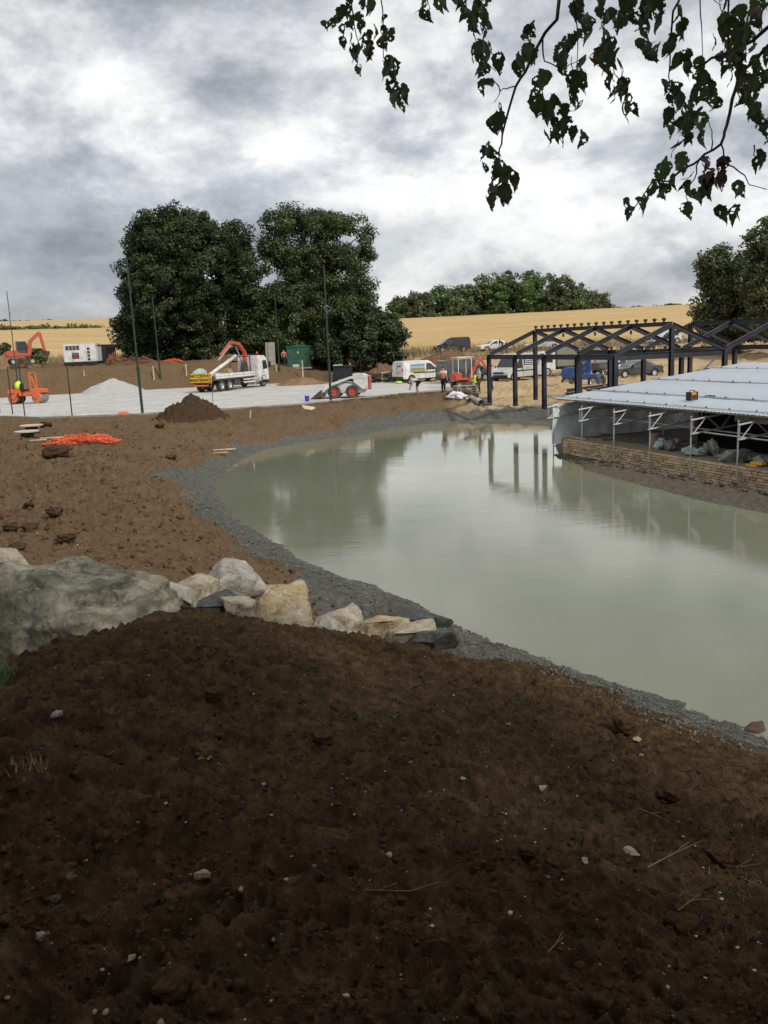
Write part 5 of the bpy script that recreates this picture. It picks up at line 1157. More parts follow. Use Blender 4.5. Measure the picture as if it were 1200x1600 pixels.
# ------------------------------------------------------------------ people
def skin_mesh(name, J, E_, root, mt, parent=None, sub=1, loc=None):
    """J: {name: (x,y,z,r)}; grown into one continuous surface"""
    ks = list(J); ix = {k: i for i, k in enumerate(ks)}
    me = bpy.data.meshes.new(name); me.from_pydata([J[k][:3] for k in ks], [(ix[a], ix[b]) for a, b in E_], [])
    tmp = bpy.data.objects.new(name, me); COL.objects.link(tmp)
    tmp.modifiers.new('skin', 'SKIN'); sv = me.skin_vertices[0].data if me.skin_vertices else None
    if sv is None:
        bm = bmesh.new(); bm.from_mesh(me); bm.verts.layers.skin.verify(); bm.to_mesh(me); bm.free(); sv = me.skin_vertices[0].data
    for k in ks:
        r = J[k][3]; sv[ix[k]].radius = r if isinstance(r, tuple) else (r, r); sv[ix[k]].use_root = (k == root)
    ms = tmp.modifiers.new('sub', 'SUBSURF'); ms.levels = ms.render_levels = sub
    dg = bpy.context.evaluated_depsgraph_get(); out = bpy.data.meshes.new_from_object(tmp.evaluated_get(dg)); bpy.data.objects.remove(tmp)
    out.name = name; out.materials.clear(); return link(name, out, mt, parent, loc, smooth=True)
def V3(*a): return Vector(a)
def person(label, loc, rz, pose, top, bottom, vest=None, shorts=False, hairm='hair', hat=None, group='people on the site'):
    r = thing('person', label, 'person', loc, rz, group)
    B = {}     # facing +x
    if pose == 'bend':
        pel, waist, chest, neck, head = V3(-.10, 0, .93), V3(.06, 0, 1.02), V3(.30, 0, 1.02), V3(.46, 0, .95), V3(.58, 0, .86)
        kn = [V3(.02, s*.11, .50) for s in (1, -1)]; an = [V3(-.06, s*.11, .08) for s in (1, -1)]
        sh = [V3(.36, s*.19, 1.0) for s in (1, -1)]; el = [V3(.42, s*.22, .70) for s in (1, -1)]; wr = [V3(.52, s*.14, .44) for s in (1, -1)]
    else:
        pel, waist, chest, neck, head = V3(0, 0, .95), V3(0, 0, 1.10), V3(.01, 0, 1.34), V3(.0, 0, 1.50), V3(.02, 0, 1.64)
        st = .12 if pose == 'walk' else .03
        kn = [V3(.03+s*st, s*.11, .51) for s in (1, -1)]; an = [V3(-.02+s*st*1.4, s*.12, .08) for s in (1, -1)]
        sh = [V3(0, s*.19, 1.42) for s in (1, -1)]
        if pose == 'hold': el = [V3(.08, .25, 1.15), V3(.06, -.25, 1.14)]; wr = [V3(.32, .16, 1.12), V3(.30, -.14, 1.05)]
        else: el = [V3(-.03, s*.26, 1.15) for s in (1, -1)]; wr = [V3(.08, s*.27, .90) for s in (1, -1)]
    J = {'pel': (*pel, (.15, .12)), 'waist': (*waist, (.14, .10)), 'chest': (*chest, (.165, .115)), 'neck': (*neck, .058), 'head': (*head, (.075, .09)), 'crown': (*(head+(head-neck).normalized()*.09), (.065, .075)), 'nose': (*(head+(V3(.10, 0, -.01) if pose != 'bend' else V3(.04, 0, -.10))), .016)}
    E_ = [('pel', 'waist'), ('waist', 'chest'), ('chest', 'neck'), ('neck', 'head'), ('head', 'crown'), ('head', 'nose')]
    for i, s in enumerate((1, -1)):
        hip = pel+V3(0, s*.10, -.06)
        toe = an[i]+V3(.17, s*.02, -.045)
        J.update({f'hip{i}': (*hip, .095), f'kn{i}': (*kn[i], .062), f'an{i}': (*an[i], .045), f'toe{i}': (*toe, (.042, .03)), f'sh{i}': (*sh[i], .068), f'el{i}': (*el[i], .046), f'wr{i}': (*wr[i], .03)})
        E_ += [('pel', f'hip{i}'), (f'hip{i}', f'kn{i}'), (f'kn{i}', f'an{i}'), (f'an{i}', f'toe{i}'), ('chest', f'sh{i}'), (f'sh{i}', f'el{i}'), (f'el{i}', f'wr{i}')]
        d = (wr[i]-el[i]).normalized(); q = V3(1, 0, 0)-d*d.x; q = q.normalized() if q.length > .1 else V3(0, 1, 0)
        palm = wr[i]+d*.07; J[f'pa{i}'] = (*palm, (.036, .02)); E_.append((f'wr{i}', f'pa{i}'))
        for f in range(4):
            a = palm+d*.035+q*(.024-.016*f); b_ = a+d*(.045, .05, .045, .035)[f]+V3(0, -s*.01, 0); 
            J[f'f{i}{f}'] = (*a, .0095); J[f'g{i}{f}'] = (*b_, .0075); E_ += [(f'pa{i}', f'f{i}{f}'), (f'f{i}{f}', f'g{i}{f}')]
        th = palm-d*.02+q*.045; J[f't{i}'] = (*th, .010); J[f'u{i}'] = (*(th+d*.04+q*.01), .008); E_ += [(f'pa{i}', f't{i}'), (f't{i}', f'u{i}')]
    body = skin_mesh('body', J, E_, 'pel', 'skin', r)
    up = lambda v, k: (*v[:3], tuple(x+k for x in v[3]) if isinstance(v[3], tuple) else v[3]+k)
    sub = lambda ks, k: {n: up(J[n], k) for n in ks}
    K = sub(('pel', 'waist', 'chest', 'sh0', 'sh1'), .018); E2 = [('pel', 'waist'), ('waist', 'chest'), ('chest', 'sh0'), ('chest', 'sh1')]
    for i in (0, 1): K[f'm{i}'] = (*(sh[i].lerp(el[i], .75)), .068); E2.append((f'sh{i}', f'm{i}'))
    skin_mesh('shirt', K, E2, 'pel', top, r)
    if vest:
        K = sub(('pel', 'waist', 'chest'), .034); K['pel'] = (*(pel.lerp(waist, .2)), (.17, .14))
        for i in (0, 1): K[f'sh{i}'] = (*(sh[i].lerp(chest, .15)+V3(0, 0, .01)), .09)
        vo_ = skin_mesh('vest', K, [('pel', 'waist'), ('waist', 'chest'), ('chest', 'sh0'), ('chest', 'sh1')], 'pel', vest, r)
        mb = MB(); ax = (chest-waist).normalized(); m = waist
        ring = [m+V3(0, math.cos(a)*.19, 0)+ax.cross(V3(0, 1, 0))*math.sin(a)*.145 for a in np.linspace(0, 2*math.pi, 15)]; mb.tube(ring, .016, 5, False); mb.build('reflective_band', 'steel', vo_)
    K = {'pel': up(J['pel'], .012)}; E3 = []
    for i in (0, 1):
        K[f'hip{i}'] = up(J[f'hip{i}'], .016); K[f'kn{i}'] = up(J[f'kn{i}'], .022); E3 += [('pel', f'hip{i}'), (f'hip{i}', f'kn{i}')]
        if not shorts: K[f'an{i}'] = (*(an[i]+V3(0, 0, .03)), .062); E3.append((f'kn{i}', f'an{i}'))
    skin_mesh('shorts' if shorts else 'trousers', K, E3, 'pel', bottom, r)
    for i in (0, 1): MB().blob((an[i].x+.07, an[i].y, .055), (.15, .055, .06), .08, 2, i+3, flat=-.9).build('boot', 'black', r, smooth=True)
    ud = (head-neck).normalized()
    MB().blob(head+ud*.06+V3(-.018, 0, .01), (.098, .088, .085), .08, 2, 9).build('hat' if hat else 'hair', hat or hairm, r, smooth=True)
    fd = V3(1, 0, 0) if pose != 'bend' else V3(.55, 0, -.8).normalized()
    for s in (1, -1):
        MB().blob(head+fd*.083+V3(0, s*.03, 0)+ud*.02, (.011, .013, .009), .0, 1, 1).build('eye', 'black', r); MB().blob(head+V3(0, s*.085, .0), (.02, .012, .03), .1, 1, 2).build('ear', 'skin', r, smooth=True)
    MB().blob(head+fd*.080-ud*.045, (.010, .026, .006), 0, 1, 3).build('mouth', 'salmon', r)
    return r
def ground_at(px, py, z=None): return Vector(onz(px, py, z)) if z is not None else Vector(hit(px, py))
person('person in yellow hi-vis vest and black shorts bending down beside the printed van', onz(652, 616, .03), heading(652, 195), 'bend', 'bluecloth', 'black', 'hivis', True)
person('person in an orange vest and dark trousers standing left of the mini digger', hit(693, 613), heading(693, 60), 'stand', 'whitecloth', 'darkcloth', 'hiorange')
p3 = person('person in a pale blue shirt right of the mini digger, holding a yellow jacket', hit(749, 614), heading(749, 200), 'hold', 'bluecloth', 'khaki')
person('person in dark blue clothes standing behind the first post of the steel frame', hit(768, 612), heading(768, 170), 'stand', 'bluecloth', 'darkcloth')
b = Vector(hit(445, 583)); b = Vector(at(445, 583, 96)); b.z = gz(b.x, b.y); person('person in a red shirt walking past the green cabin', b, heading(445, 70), 'walk', 'salmon', 'darkcloth')
bpy.context.view_layer.update()
MBj = MB().blob((0, 0, 0), (.10, .20, .30), .3, 3, 6, 2.2); o = MBj.build('safety_jacket', 'hivis', loc=p3.matrix_world @ Vector((.34, .05, .92)), smooth=True); tag(o, 'yellow hi-vis jacket held by the person in the pale blue shirt', 'jacket')
# ------------------------------------------------------------------ site clutter
b = Vector(at(469, 578, 97)); b.z = gz(b.x, b.y)+.1; gc_ = thing('green_cabin', 'green steel kiosk with a small white notice under the spreading tree', 'cabin', b, heading(469, -8)); r = gc_
MB().box((0, 0, 1.12), (2.5, 1.8, 2.2)).build('shell', 'green', r, bevel=.03); MB().prism([(-1.34, 2.22), (1.34, 2.22), (1.34, 2.30), (0, 2.46), (-1.34, 2.30)], -.98, .98).build('roof', 'green', r)
d_ = MB().box((.1, -.915, 1.1), (1.3, .03, 1.95)).build('door', 'green', r, bevel=.01); MB().box((.62, -.94, 1.1), (.05, .04, .2)).build('handle', 'black', d_); MB().box((0, -.94, 1.65), (.16, .02, .22)).build('notice', 'yellow', d_); MB().box((-.3, -.94, .26), (.7, .02, .3)).build('plate', 'carsilver', d_)
MB().box((0, 0, .0), (2.7, 2.0, .14)).build('plinth', 'concrete', r)
b = Vector(at(424, 580, 96)); b.z = gz(b.x, b.y); o = MB().box((0, 0, 1.15), (1.0, .16, 2.4)).build('concrete_slab', 'concrete', loc=b, rot=(0, .01, heading(424, 5)), bevel=.02); tag(o, 'tall grey concrete panel standing behind the lorry cab', 'panel')
b = Vector(onz(480, 627, .03)); bu = thing('bucket', 'blue plastic bucket on the gravel court left of the skid steer loader', 'bucket', b)
MB().lathe([(.13, 0), (.17, .34), (.185, .345), (.185, .36), (.155, .355), (.12, .03)], 16).build('pail', 'bucketblue', bu); MB().tube([(.17, 0, .34), (.12, 0, .44), (-.12, 0, .44), (-.17, 0, .34)], .008, 5).build('handle', 'steel', bu)
def plank(px, py, L, w, th, deg, mt, label, name='plank', dz=.02, tilt=0, group=None, cat='plank'):
    b = Vector(hit(px, py)); o = MB().box((0, 0, th/2), (L, w, th)).build(name, mt, loc=b+Vector((0, 0, dz)), rot=(tilt, tilt*.6, R(deg)), bevel=min(.006, th*.2)); return tag(o, label, cat, group)
plank(483, 641, .8, .55, .05, 20, 'palewood', 'square pale board tipped on the soil below the blue bucket', tilt=.35, dz=.1)
plank(347, 704, 1.25, .13, .05, 12, 'palewood', 'longer of two pale planks on the brown soil above the left end of the pond', group='pair of pale planks')
plank(341, 709, .9, .12, .05, 16, 'wood', 'shorter browner plank just in front of the longer pale one', group='pair of pale planks')
plank(84, 685, 1.2, .16, .04, 14, 'palewood', 'pale plank between the round lids and the orange netting')
plank(60, 689, .7, .14, .04, 5, 'palewood', 'short pale plank left of the round lids')
plank(127, 650, .65, .3, .06, 5, 'whitecloth', 'small white slab at the edge of the court right of the lone black post', name='slab', cat='slab')
for px, py, z, lb in ((50, 671, .34, 'upper pale round lid, nearest the court'), (43, 677, .22, 'lower pale round lid beside the upper one')):
    b = Vector(hit(px, py+5)); rt = thing('chamber_lid', lb, 'lid', b, 0, 'round chamber lids')
    MB().lathe([(.30, 0), (.30, z)], 16).build('riser', 'black', rt); MB().lathe([(.56, z), (.56, z+.05)], 20).build('lid', 'palewood', rt)
b = Vector(onz(193, 649, .0)); o = MB().box((0, 0, .12), (.62, .34, .24)).build('barrier_foot', 'hiorange', loc=b, rot=(0, 0, .2), bevel=.06); tag(o, 'orange plastic barrier foot at the court edge left of the tallest pole', 'barrier foot')
b = Vector(onz(94, 612, 0)); pb = thing('crate', 'small grey crate at the far court edge right of the roller', 'crate', b, .2); MB().box((0, 0, .28), (.75, .6, .5)).build('box', 'concrete', pb, bevel=.02); MB().box((0, 0, .56), (.85, .7, .06)).build('lid', 'palewood', pb); 
M['oldnet'] = mat('faded_orange_net', (.34, .15, .09), .85, var=.3, scale=3, dirt=(.25, .16, .10), dirt_amt=.7)
def netting(px, py, wx, wy, hz, nx, ny, seed, label, D=None, rad=.010, wires=True):
    b = Vector(hit(px, py)) if D is None else Vector(at(px, py, D))
    if D is not None: b.z = gz(b.x, b.y)
    g = np.random.default_rng(seed); mb = MB(); P = {}
    for i in range(nx+1):
        for j in range(ny+1):
            u, v = i/nx-.5, j/ny-.5; x = u*wx+.06*wx/5*math.sin(v*9+i*.5); y = v*wy+.12*math.sin(u*11+j)*wy
            hh = max(0, 1-(2*abs(u))**3)*max(0, 1-(2*abs(v))**3)
            P[i, j] = Vector((x+g.normal()*.03, y+g.normal()*.04, hh*hz*(.55+.35*math.sin(u*14+seed)*math.cos(v*8+seed)+.3*g.random())+.02))
    for (i, j), p in P.items():
        for q in ((i+1, j), (i, j+1)):
            if q in P: mb.bar(p, P[q], rad*2.2, rad*.8)
    o = mb.build('safety_netting', 'net' if seed in (1, 4) else 'oldnet', loc=b); return tag(o, label, 'netting', 'orange safety netting')
netting(128, 692, 3.0, 1.0, .36, 60, 26, 1, 'long crumpled pile of bright orange netting on the brown soil at the left', rad=.0085)
netting(212, 577, 5.0, 1.6, .7, 40, 16, 2, 'heap of faded orange netting on the bank right of the tank', D=96, rad=.016)
netting(178, 571, 1.6, 1.0, 1.3, 18, 12, 3, 'upright bunch of orange netting against the dark tank', D=95, rad=.015)
netting(272, 579, 2.2, .8, .4, 26, 12, 4, 'flat strip of orange netting on the bank beside the far green pole', D=95, rad=.015)
netting(735, 564, 3.0, 1.0, .5, 20, 10, 5, 'orange netting lying below the black van on the road', D=108, rad=.018)
b = Vector(at(594, 590, 86)); b.z = gz(b.x, b.y); mb = MB(); g = random.Random(4)
for k in range(7):
    ph = g.uniform(0, 6); rr = g.uniform(1.2, 1.9); mb.tube([(math.cos(a)*rr+.2*math.sin(3*a+ph), math.sin(a)*rr*.8, .12+.10*k+.22*math.sin(2*a+ph)) for a in np.linspace(0, 2*math.pi, 24)], .06, 6, False)
o = mb.build('duct_coil', 'black', loc=b); tag(o, 'loose coil of black ducting on the ground behind the skid steer loader', 'coil')
b = Vector(onz(603, 596, .02)); tr_ = thing('trestle', 'small cream trestle at the far court edge left of the printed van', 'trestle', b, .3)
for s in (-.4, .4):
    for q in (-.22, .22): MB().bar((s, q, 0), (s*.9, q*.3, .85), .07, .05).build('leg', 'palewood', tr_)
MB().box((0, 0, .88), (1.0, .14, .08)).build('top_rail', 'palewood', tr_)
b = Vector(onz(623, 599, .03)); o = MB().blob((0, 0, .1), (.3, .25, .1), .4, 3, 3, 2.2).build('hi_vis_cloth', 'hivis', loc=b, smooth=True); tag(o, 'crumpled yellow cloth on the ground at the rear of the printed van', 'cloth')
# pipes and sheeting on the far bank
for i, (a, c2, rr, mt, lb) in enumerate((((715, 616), (752, 634), .19, 'pipe', 'fattest grey pipe on the far bank, open end towards the pond'), ((706, 617), (734, 628), .12, 'palewood', 'thin pale pipe lying left of the fat grey pipe'), ((722, 614), (748, 622), .15, 'track', 'dark brown pipe behind the fat grey pipe'))):
    A, B_ = Vector(hit(*a)), Vector(hit(*c2)); A.z += rr; B_.z += rr; d = (B_-A).normalized()
    mb = MB(); mb.tube([A-A, B_-A], rr, 16, False); mb.tube([A-A, B_-A], rr*.86, 16, False)
    o = mb.build('drain_pipe', mt, loc=A, smooth=True); tag(o, lb, 'pipe', 'pipes on the far bank')
b = Vector(hit(714, 622)); o = MB().blob((0, 0, .10), (.55, .4, .22), .5, 3, 8, 2.3).build('plastic_sheet', 'whitecloth', loc=b, smooth=True); tag(o, 'crumpled white plastic sheet beside the pipes on the far bank', 'sheet')
b = Vector(hit(703, 621)); o = MB().blob((0, 0, .1), (.35, .3, .2), .5, 3, 9, 2.3).build('black_sack', 'black', loc=b, smooth=True); tag(o, 'small black sack at the left end of the white plastic sheet', 'sack')
b = Vector(hit(755, 631)); o = MB().box((0, 0, .2), (1.1, .5, .45)).build('concrete_block', 'concrete', loc=b, rot=(0, 0, -.3), bevel=.03); tag(o, 'grey concrete block beside the first post of the steel frame', 'concrete block')
b = Vector(hit(727, 613)); pa = thing('pallet', 'weathered pallet stack under the tracks of the mini digger', 'pallet', b, .2)
for k in range(3):
    for j in range(5): MB().box((0, -.45+j*.22, .12+.16*k), (1.5, .14, .03)).build('board', 'concrete', pa)
    for j in range(3): MB().box((-.65+j*.65, 0, .05+.16*k), (.1, 1.0, .1)).build('bearer', 'concrete', pa)
def at_g(px, py, D):
    b = Vector(at(px, py, D)); b.z = gz(b.x, b.y); return b
for i, (a, c2, D0, D1, lb) in enumerate((((884, 612), (958, 603), 55, 60, 'dark steel beam lying on the sand in front of the blue lift'), ((886, 607), (950, 598), 57, 63, 'second dark beam just behind the one in front of the lift'), ((946, 604), (1040, 597), 58, 62, 'dark beam lying right of the middle of the steel frame'), ((970, 600), (1030, 593), 61, 66, 'shorter dark beam behind the long one at the right'))):
    A, B_ = at_g(*a, D0), at_g(*c2, D1); A.z += .17; B_.z += .17
    o = MB().ibeam((0, 0, 0), B_-A, .18, .28, .03).build('steel_beam', 'darksteel', loc=A); tag(o, lb, 'steel beam', 'loose beams on the sand')
b = at_g(1004, 586, 68); cn = thing('traffic_cone', 'orange traffic cone on the sand right of the dark saloon', 'cone', b); MB().box((0, 0, .03), (.4, .4, .06)).build('base', 'black', cn); MB().lathe([(.16, .06), (.04, .72)], 12).build('body', 'hiorange', cn); MB().lathe([(.125, .28), (.095, .45)], 12).build('band', 'white', cn)
b = at_g(1178, 574, 52); o = MB().blob((0, 0, .3), (1.4, 1.0, .5), .3, 3, 2).build('blue_tarpaulin', 'blue', loc=b, smooth=True); tag(o, 'blue tarpaulin bundle behind the tin roof at the right edge', 'tarpaulin')
b = at_g(1110, 563, 74); bt = thing('blue_trailer', 'small blue plant trailer with a raised drawbar on the sand', 'trailer', b, .1); MB().box((0, 0, .3), (1.9, .9, .12)).build('deck', 'blue', bt); MB().bar((-.6, 0, .35), (.3, 0, 1.2), .1, .1).build('drawbar', 'blue', bt)
for s in (-.5, .5): wheel(bt, 0, s, .25, .16)
for px, py, h, lb in ((781, 548, 1.9, 'tall thin post on the road beside the white saloon'), (785, 548, 1.4, 'stout dark post on the road beside the white saloon'), (791, 548, 1.4, 'short dark post right of the stout one')):
    b = at_g(px, py, 112); o = MB().tube([(0, 0, -.1), (0, 0, h)], .05 if h > 1.5 else .14, 8).build('road_post', 'khaki' if h < 1.5 else 'black', loc=b); tag(o, lb, 'post', 'posts beside the white saloon')
for px, py, w_, lb in ((975, 555, 5, 'white sheeting seen through the rafters, left of the near gable'), (960, 530, 4, 'pale sheet on the ground above the steel ridge')):
    b = at_g(px, py, 96); o = MB().blob((0, 0, .25), (w_*.4, .8, .4), .35, 3, int(px)).build('white_sheeting', 'sheet', loc=b, smooth=True); tag(o, lb, 'sheeting')
# ------------------------------------------------------------------ clods, stones, twigs on the soil
def scatter(name, n, xy, size, material, seed, label, sub=1, squash=.7, variants=6, lift=.15, cols=None):
    g = np.random.default_rng(seed); x, y = xy(g, n); z = height(x, y); s = size(g, n, x, y); VV = []; FF = []; off = 0
    tv, tf = ico(sub); tf = np.array(tf)
    for k in range(variants):
        dv = 1+.30*np.sin(tv@g.normal(size=3)*2.2+k)+.26*np.sin(tv@g.normal(size=3)*4.2+2*k)+.12*g.normal(size=len(tv))
        tvk = tv*dv[:, None]*np.array((1, g.uniform(.6, .95), squash))
        ii = np.nonzero(np.arange(n) % variants == k)[0]; a = g.uniform(0, 6.28, len(ii)); ca, sa = np.cos(a), np.sin(a)
        P = np.stack([tvk[None, :, 0]*ca[:, None]-tvk[None, :, 1]*sa[:, None], tvk[None, :, 0]*sa[:, None]+tvk[None, :, 1]*ca[:, None], np.repeat(tvk[None, :, 2], len(ii), 0)], -1)*s[ii][:, None, None]
        P += np.stack([x[ii], y[ii], z[ii]+s[ii]*lift], -1)[:, None, :]
        VV.append(P.reshape(-1, 3)); FF.append((tf[None]+(np.arange(len(ii))*len(tv))[:, None, None]+off).reshape(-1, 3)); off += len(ii)*len(tv)
    V = np.vstack(VV); F = np.vstack(FF).astype(np.int32); me = bpy.data.meshes.new(name)
    me.vertices.add(len(V)); me.vertices.foreach_set('co', V.ravel()); me.loops.add(F.size); me.loops.foreach_set('vertex_index', F.ravel())
    me.polygons.add(len(F)); me.polygons.foreach_set('loop_start', np.arange(len(F), dtype=np.int32)*3); me.polygons.foreach_set('loop_total', np.full(len(F), 3, np.int32)); me.update(); me.validate()
    o = link(name, me, material, kind='stuff', smooth=False); o['label'] = label; return o
def near_xy(r0, r1, pw=.5):
    def f(g, n):
        a = g.uniform(R(-31), R(33), n*2); r = r0*(r1/r0)**(g.random(n*2)**pw); x, y = r*np.sin(a), r*np.cos(a)
        d = sdist(x, y, POND); ok = np.nonzero(d > .9)[0][:n]
        while len(ok) < n: ok = np.concatenate([ok, ok])[:n]
        return x[ok], y[ok]
    return f
M['clod'] = mat('soil_clod', (.062, .036, .0185), .97, var=.6, scale=30, bump=1, bscale=60)
M['clod_dry'] = mat('dry_soil_clod', (.095, .055, .028), .97, var=.4, scale=12, bump=1, bscale=30)
M['pebble'] = mat('chalk_and_flint', (.34, .28, .19), .9, var=.6, scale=.9)
M['pebble_grey'] = mat('grey_flint', (.10, .095, .088), .85, var=.4, scale=.9)
M['clay_stone'] = mat('clay_lumps', (.115, .116, .103), .9, var=.5, scale=1.3)
scatter('soil_clods', 22000, near_xy(1.4, 12.5, .55), lambda g, n, x, y: (.004+.014*g.random(n)**4+.010*(g.random(n) > .99)), 'clod', 1, 'crumbly clods all over the dark soil', 1)
scatter('soil_crumbs', 3000, near_xy(1.4, 11, .55), lambda g, n, x, y: .010+.022*g.random(n)**3, 'clod', 4, 'larger rounded lumps in the dark soil', 2, .55, lift=-.2)
scatter('soil_stones', 1500, near_xy(1.5, 14, .6), lambda g, n, x, y: .0028+.011*g.random(n)**4, 'pebble', 2, 'small pale stones in the soil', 1, .45, lift=.3)
scatter('flint_stones', 350, near_xy(1.5, 14, .6), lambda g, n, x, y: .005+.013*g.random(n)**2, 'pebble_grey', 3, 'small grey stones in the soil', 1, .6, lift=.25)
def mid_xy(g, n):
    x = g.uniform(-22, 0, n*3); y = 12+32*g.random(n*3)**1.6; px = x/y; d = sdist(x, y, POND); ok = np.nonzero((d > 1.6) & (px > -.52))[0][:n]
    return x[ok], y[ok]
scatter('dry_clods', 3400, lambda g, n: tuple(np.resize(v, n) for v in mid_xy(g, n)), lambda g, n, x, y: .018+.05*g.random(n)**3+.05*(g.random(n) > .985), 'clod_dry', 5, 'clods scattered over the brown soil left of the pond', 1)
scatter('pale_crumbs', 700, lambda g, n: tuple(np.resize(v, n) for v in mid_xy(g, n)), lambda g, n, x, y: .009+.02*g.random(n)**2, 'pebble', 6, 'pale stones scattered over the brown soil left of the pond', 1, .6)
def bank_xy(w0, w1, pts):
    def f(g, n):
        P = POND[pts] if pts is not None else POND
        i = g.integers(0, len(P), n*2); t = np.roll(POND, -1, 0)[pts if pts is not None else slice(None)]-P; t /= np.linalg.norm(t, axis=1)[:, None]+1e-9
        sgn = 1 if area > 0 else -1; nn = np.stack([t[:, 1], -t[:, 0]], 1)*sgn
        q = P[i]+t[i]*g.normal(0, .5, (n*2, 1))+nn[i]*g.uniform(w0, w1, (n*2, 1)); d = sdist(q[:, 0], q[:, 1], POND); ok = np.nonzero(d > -.02)[0][:n]; ok = np.resize(ok, n); return q[ok, 0], q[ok, 1]
    return f
near_idx = np.arange(11*5, 28*5)
scatter('bank_stones', 9000, bank_xy(-.05, 1.3, near_idx), lambda g, n, x, y: (.005+.024*g.random(n)**4)*(.6+np.hypot(x, y)/26), 'clay_stone', 7, 'grey stony lumps along the clay bank', 1, .7)
right_idx = np.arange(31*5, 37*5)
M['mud'] = mat('mud_lumps', (.115, .098, .074), .95, var=.45, scale=3, bump=1, bscale=14)
def rb(g, n):
    s = g.uniform(-.5, 14, n); b = -.12-.7*g.random(n)**1.3-.03*s*g.random(n); return K0.x+fu.x*s+fv.x*b, K0.y+fu.y*s+fv.y*b
scatter('mud_lumps', 2200, rb, lambda g, n, x, y: .02+.12*g.random(n)**2.5, "mud", 8, 'lumpy mud at the foot of the stone wall', 2, .6, lift=.0)
def clod(px, py, s, label, mt='clod', name='earth_clod', cat='clod', group='big clods', sub=4, squash=.75, rough=.20):
    b = Vector(hit(px, py)); k = s/FPX*b.y/2*(.62 if b.y > 14 else .8 if name == 'earth_clod' else .85); me = rock_mesh(name, (k, k*.85, k*squash), int(px*7+py), mt, 5 if name == 'earth_clod' else 9, sub, rough, .85 if name == 'earth_clod' else .55)
    o = bpy.data.objects.new(name, me); COL.objects.link(o); o.location = b+Vector((0, 0, k*squash*.45)); o.rotation_euler = (0, 0, px); return tag(o, label, cat, group)
for px, py, s, lb in ((826, 1338, 40, 'dark round clod left of its pair near the right middle of the soil'), (862, 1354, 34, 'dark round clod right of its pair, beside pale stones'), (1046, 1246, 46, 'black clod by itself below the brown shoreline rock'), (975, 1143, 56, 'low dark clod near the clay bank with a pale stone beside it'),
        (268, 1556, 78, 'largest dark clod close to the bottom edge on the left'), (285, 1412, 66, 'broad crumbly clod at the left, above the largest one'), (336, 1092, 36, 'clod alone in the upper part of the raked soil'), (505, 1162, 44, 'clod on the raked soil below the boulder row'), (664, 1326, 30, 'clod right of the white pebble in the middle'),
        (765, 1578, 64, 'big clod at the bottom edge right of the middle'), (1065, 1450, 60, 'dark clod near the twigs at the right border'), (940, 1570, 50, 'clod at the bottom edge in the right half'), (1125, 1345, 60, 'dark clod among dry stalks at the right border')):
    clod(px, py, s, lb)
for px, py, s, lb in ((45, 792, 26, 'dark clod on the brown soil, uppermost of the group above the boulders'), (18, 828, 44, 'dark clod cut by the left edge above the pale flat boulder'), (48, 830, 40, 'dark round clod second from the left edge above the boulders'), (86, 805, 42, 'low wide dark clod on the brown soil above the boulders'), (104, 846, 50, 'dark clod beside a tuft of straw above the huge boulder'),
        (30, 858, 36, 'small dark clod touching the pale flat boulder'), (72, 668, 30, 'dark clod behind the pale plank'), (88, 714, 60, 'long dark clod below the orange netting'), (250, 668, 26, 'dark clod at the foot of the soil heap'), (268, 718, 30, 'flat dark clod on the brown soil left of the pale planks')):
    clod(px, py, s, lb, 'clod_dry' if px > 200 else 'topsoil', group='dark clods on the brown soil', squash=.6)
for px, py, s, lb, mt in ((608, 1337, 14, 'rounded white pebble in the middle of the soil', 'rock_cream'), (985, 1334, 34, 'long pale stone right of the pair of clods', 'rock_cream'), (915, 1346, 18, 'pale stone left of the long pale one', 'rock_cream'), (205, 1499, 22, 'knobbly cream stone low on the left', 'rock_cream'), (218, 1285, 14, 'smooth grey pebble left of the middle', 'rock_pale'),
        (412, 1226, 10, 'small upright grey pebble below the green weed', 'rock_pale'), (848, 1233, 18, 'buff stone beside a clod on the right half', 'rock_ochre'), (996, 1158, 16, 'buff stone below the low dark clod', 'rock_ochre'), (1003, 1181, 12, 'white pebble under the buff stone by the clay bank', 'rock_cream'), (967, 1133, 14, 'white flake on the top side of the low dark clod', 'rock_cream'),
        (66, 1464, 28, 'flat cream stone near the left edge', 'rock_cream'), (82, 1410, 30, 'grey brown stone above the flat cream one', 'rock_brown'), (112, 1372, 24, 'brown stone above the grey brown one', 'rock_brown'), (320, 1368, 34, 'flat buff stone left of the middle', 'rock_ochre'), (376, 1390, 14, 'small buff stone right of the flat buff one', 'rock_ochre'), (88, 1118, 26, 'grey angular stone at the left edge of the raked soil', 'rock_pale'),
        (250, 1600, 20, 'cream stone cut by the bottom edge', 'rock_cream'), (795, 1133, 10, 'small white stone in the upper right of the soil', 'rock_cream'), (722, 1218, 12, 'small pale stone in the centre right of the soil', 'rock_cream'), (430, 1470, 14, 'pale pebble below the flat buff stone', 'rock_cream')):
    clod(px, py, s, lb, mt, 'stone', 'stone', 'loose stones on the soil', 3, .55, .12)
M['stalk'] = mat('dry_stalk', (.20, .15, .09), .85, var=.3, scale=20)
def twig(pts, r, label, mt='stalk', name='twig', cat='twig'):
    P = [Vector(hit(*p))+Vector((0, 0, .012+.01*(i % 2))) for i, p in enumerate(pts)]; o0 = P[0].copy(); mb = MB(); mb.tube([p-o0 for p in P], [r*.6*(1-.5*i/(len(P)-1)) for i in range(len(P))], 5)
    mb.tube([P[1]-o0, (P[1]+P[2])/2-o0+Vector((.02, .03, .02))], r*.3, 4) if len(P) > 2 else None
    return tag(mb.build(name, mt, loc=o0), label, cat, 'twigs on the soil')
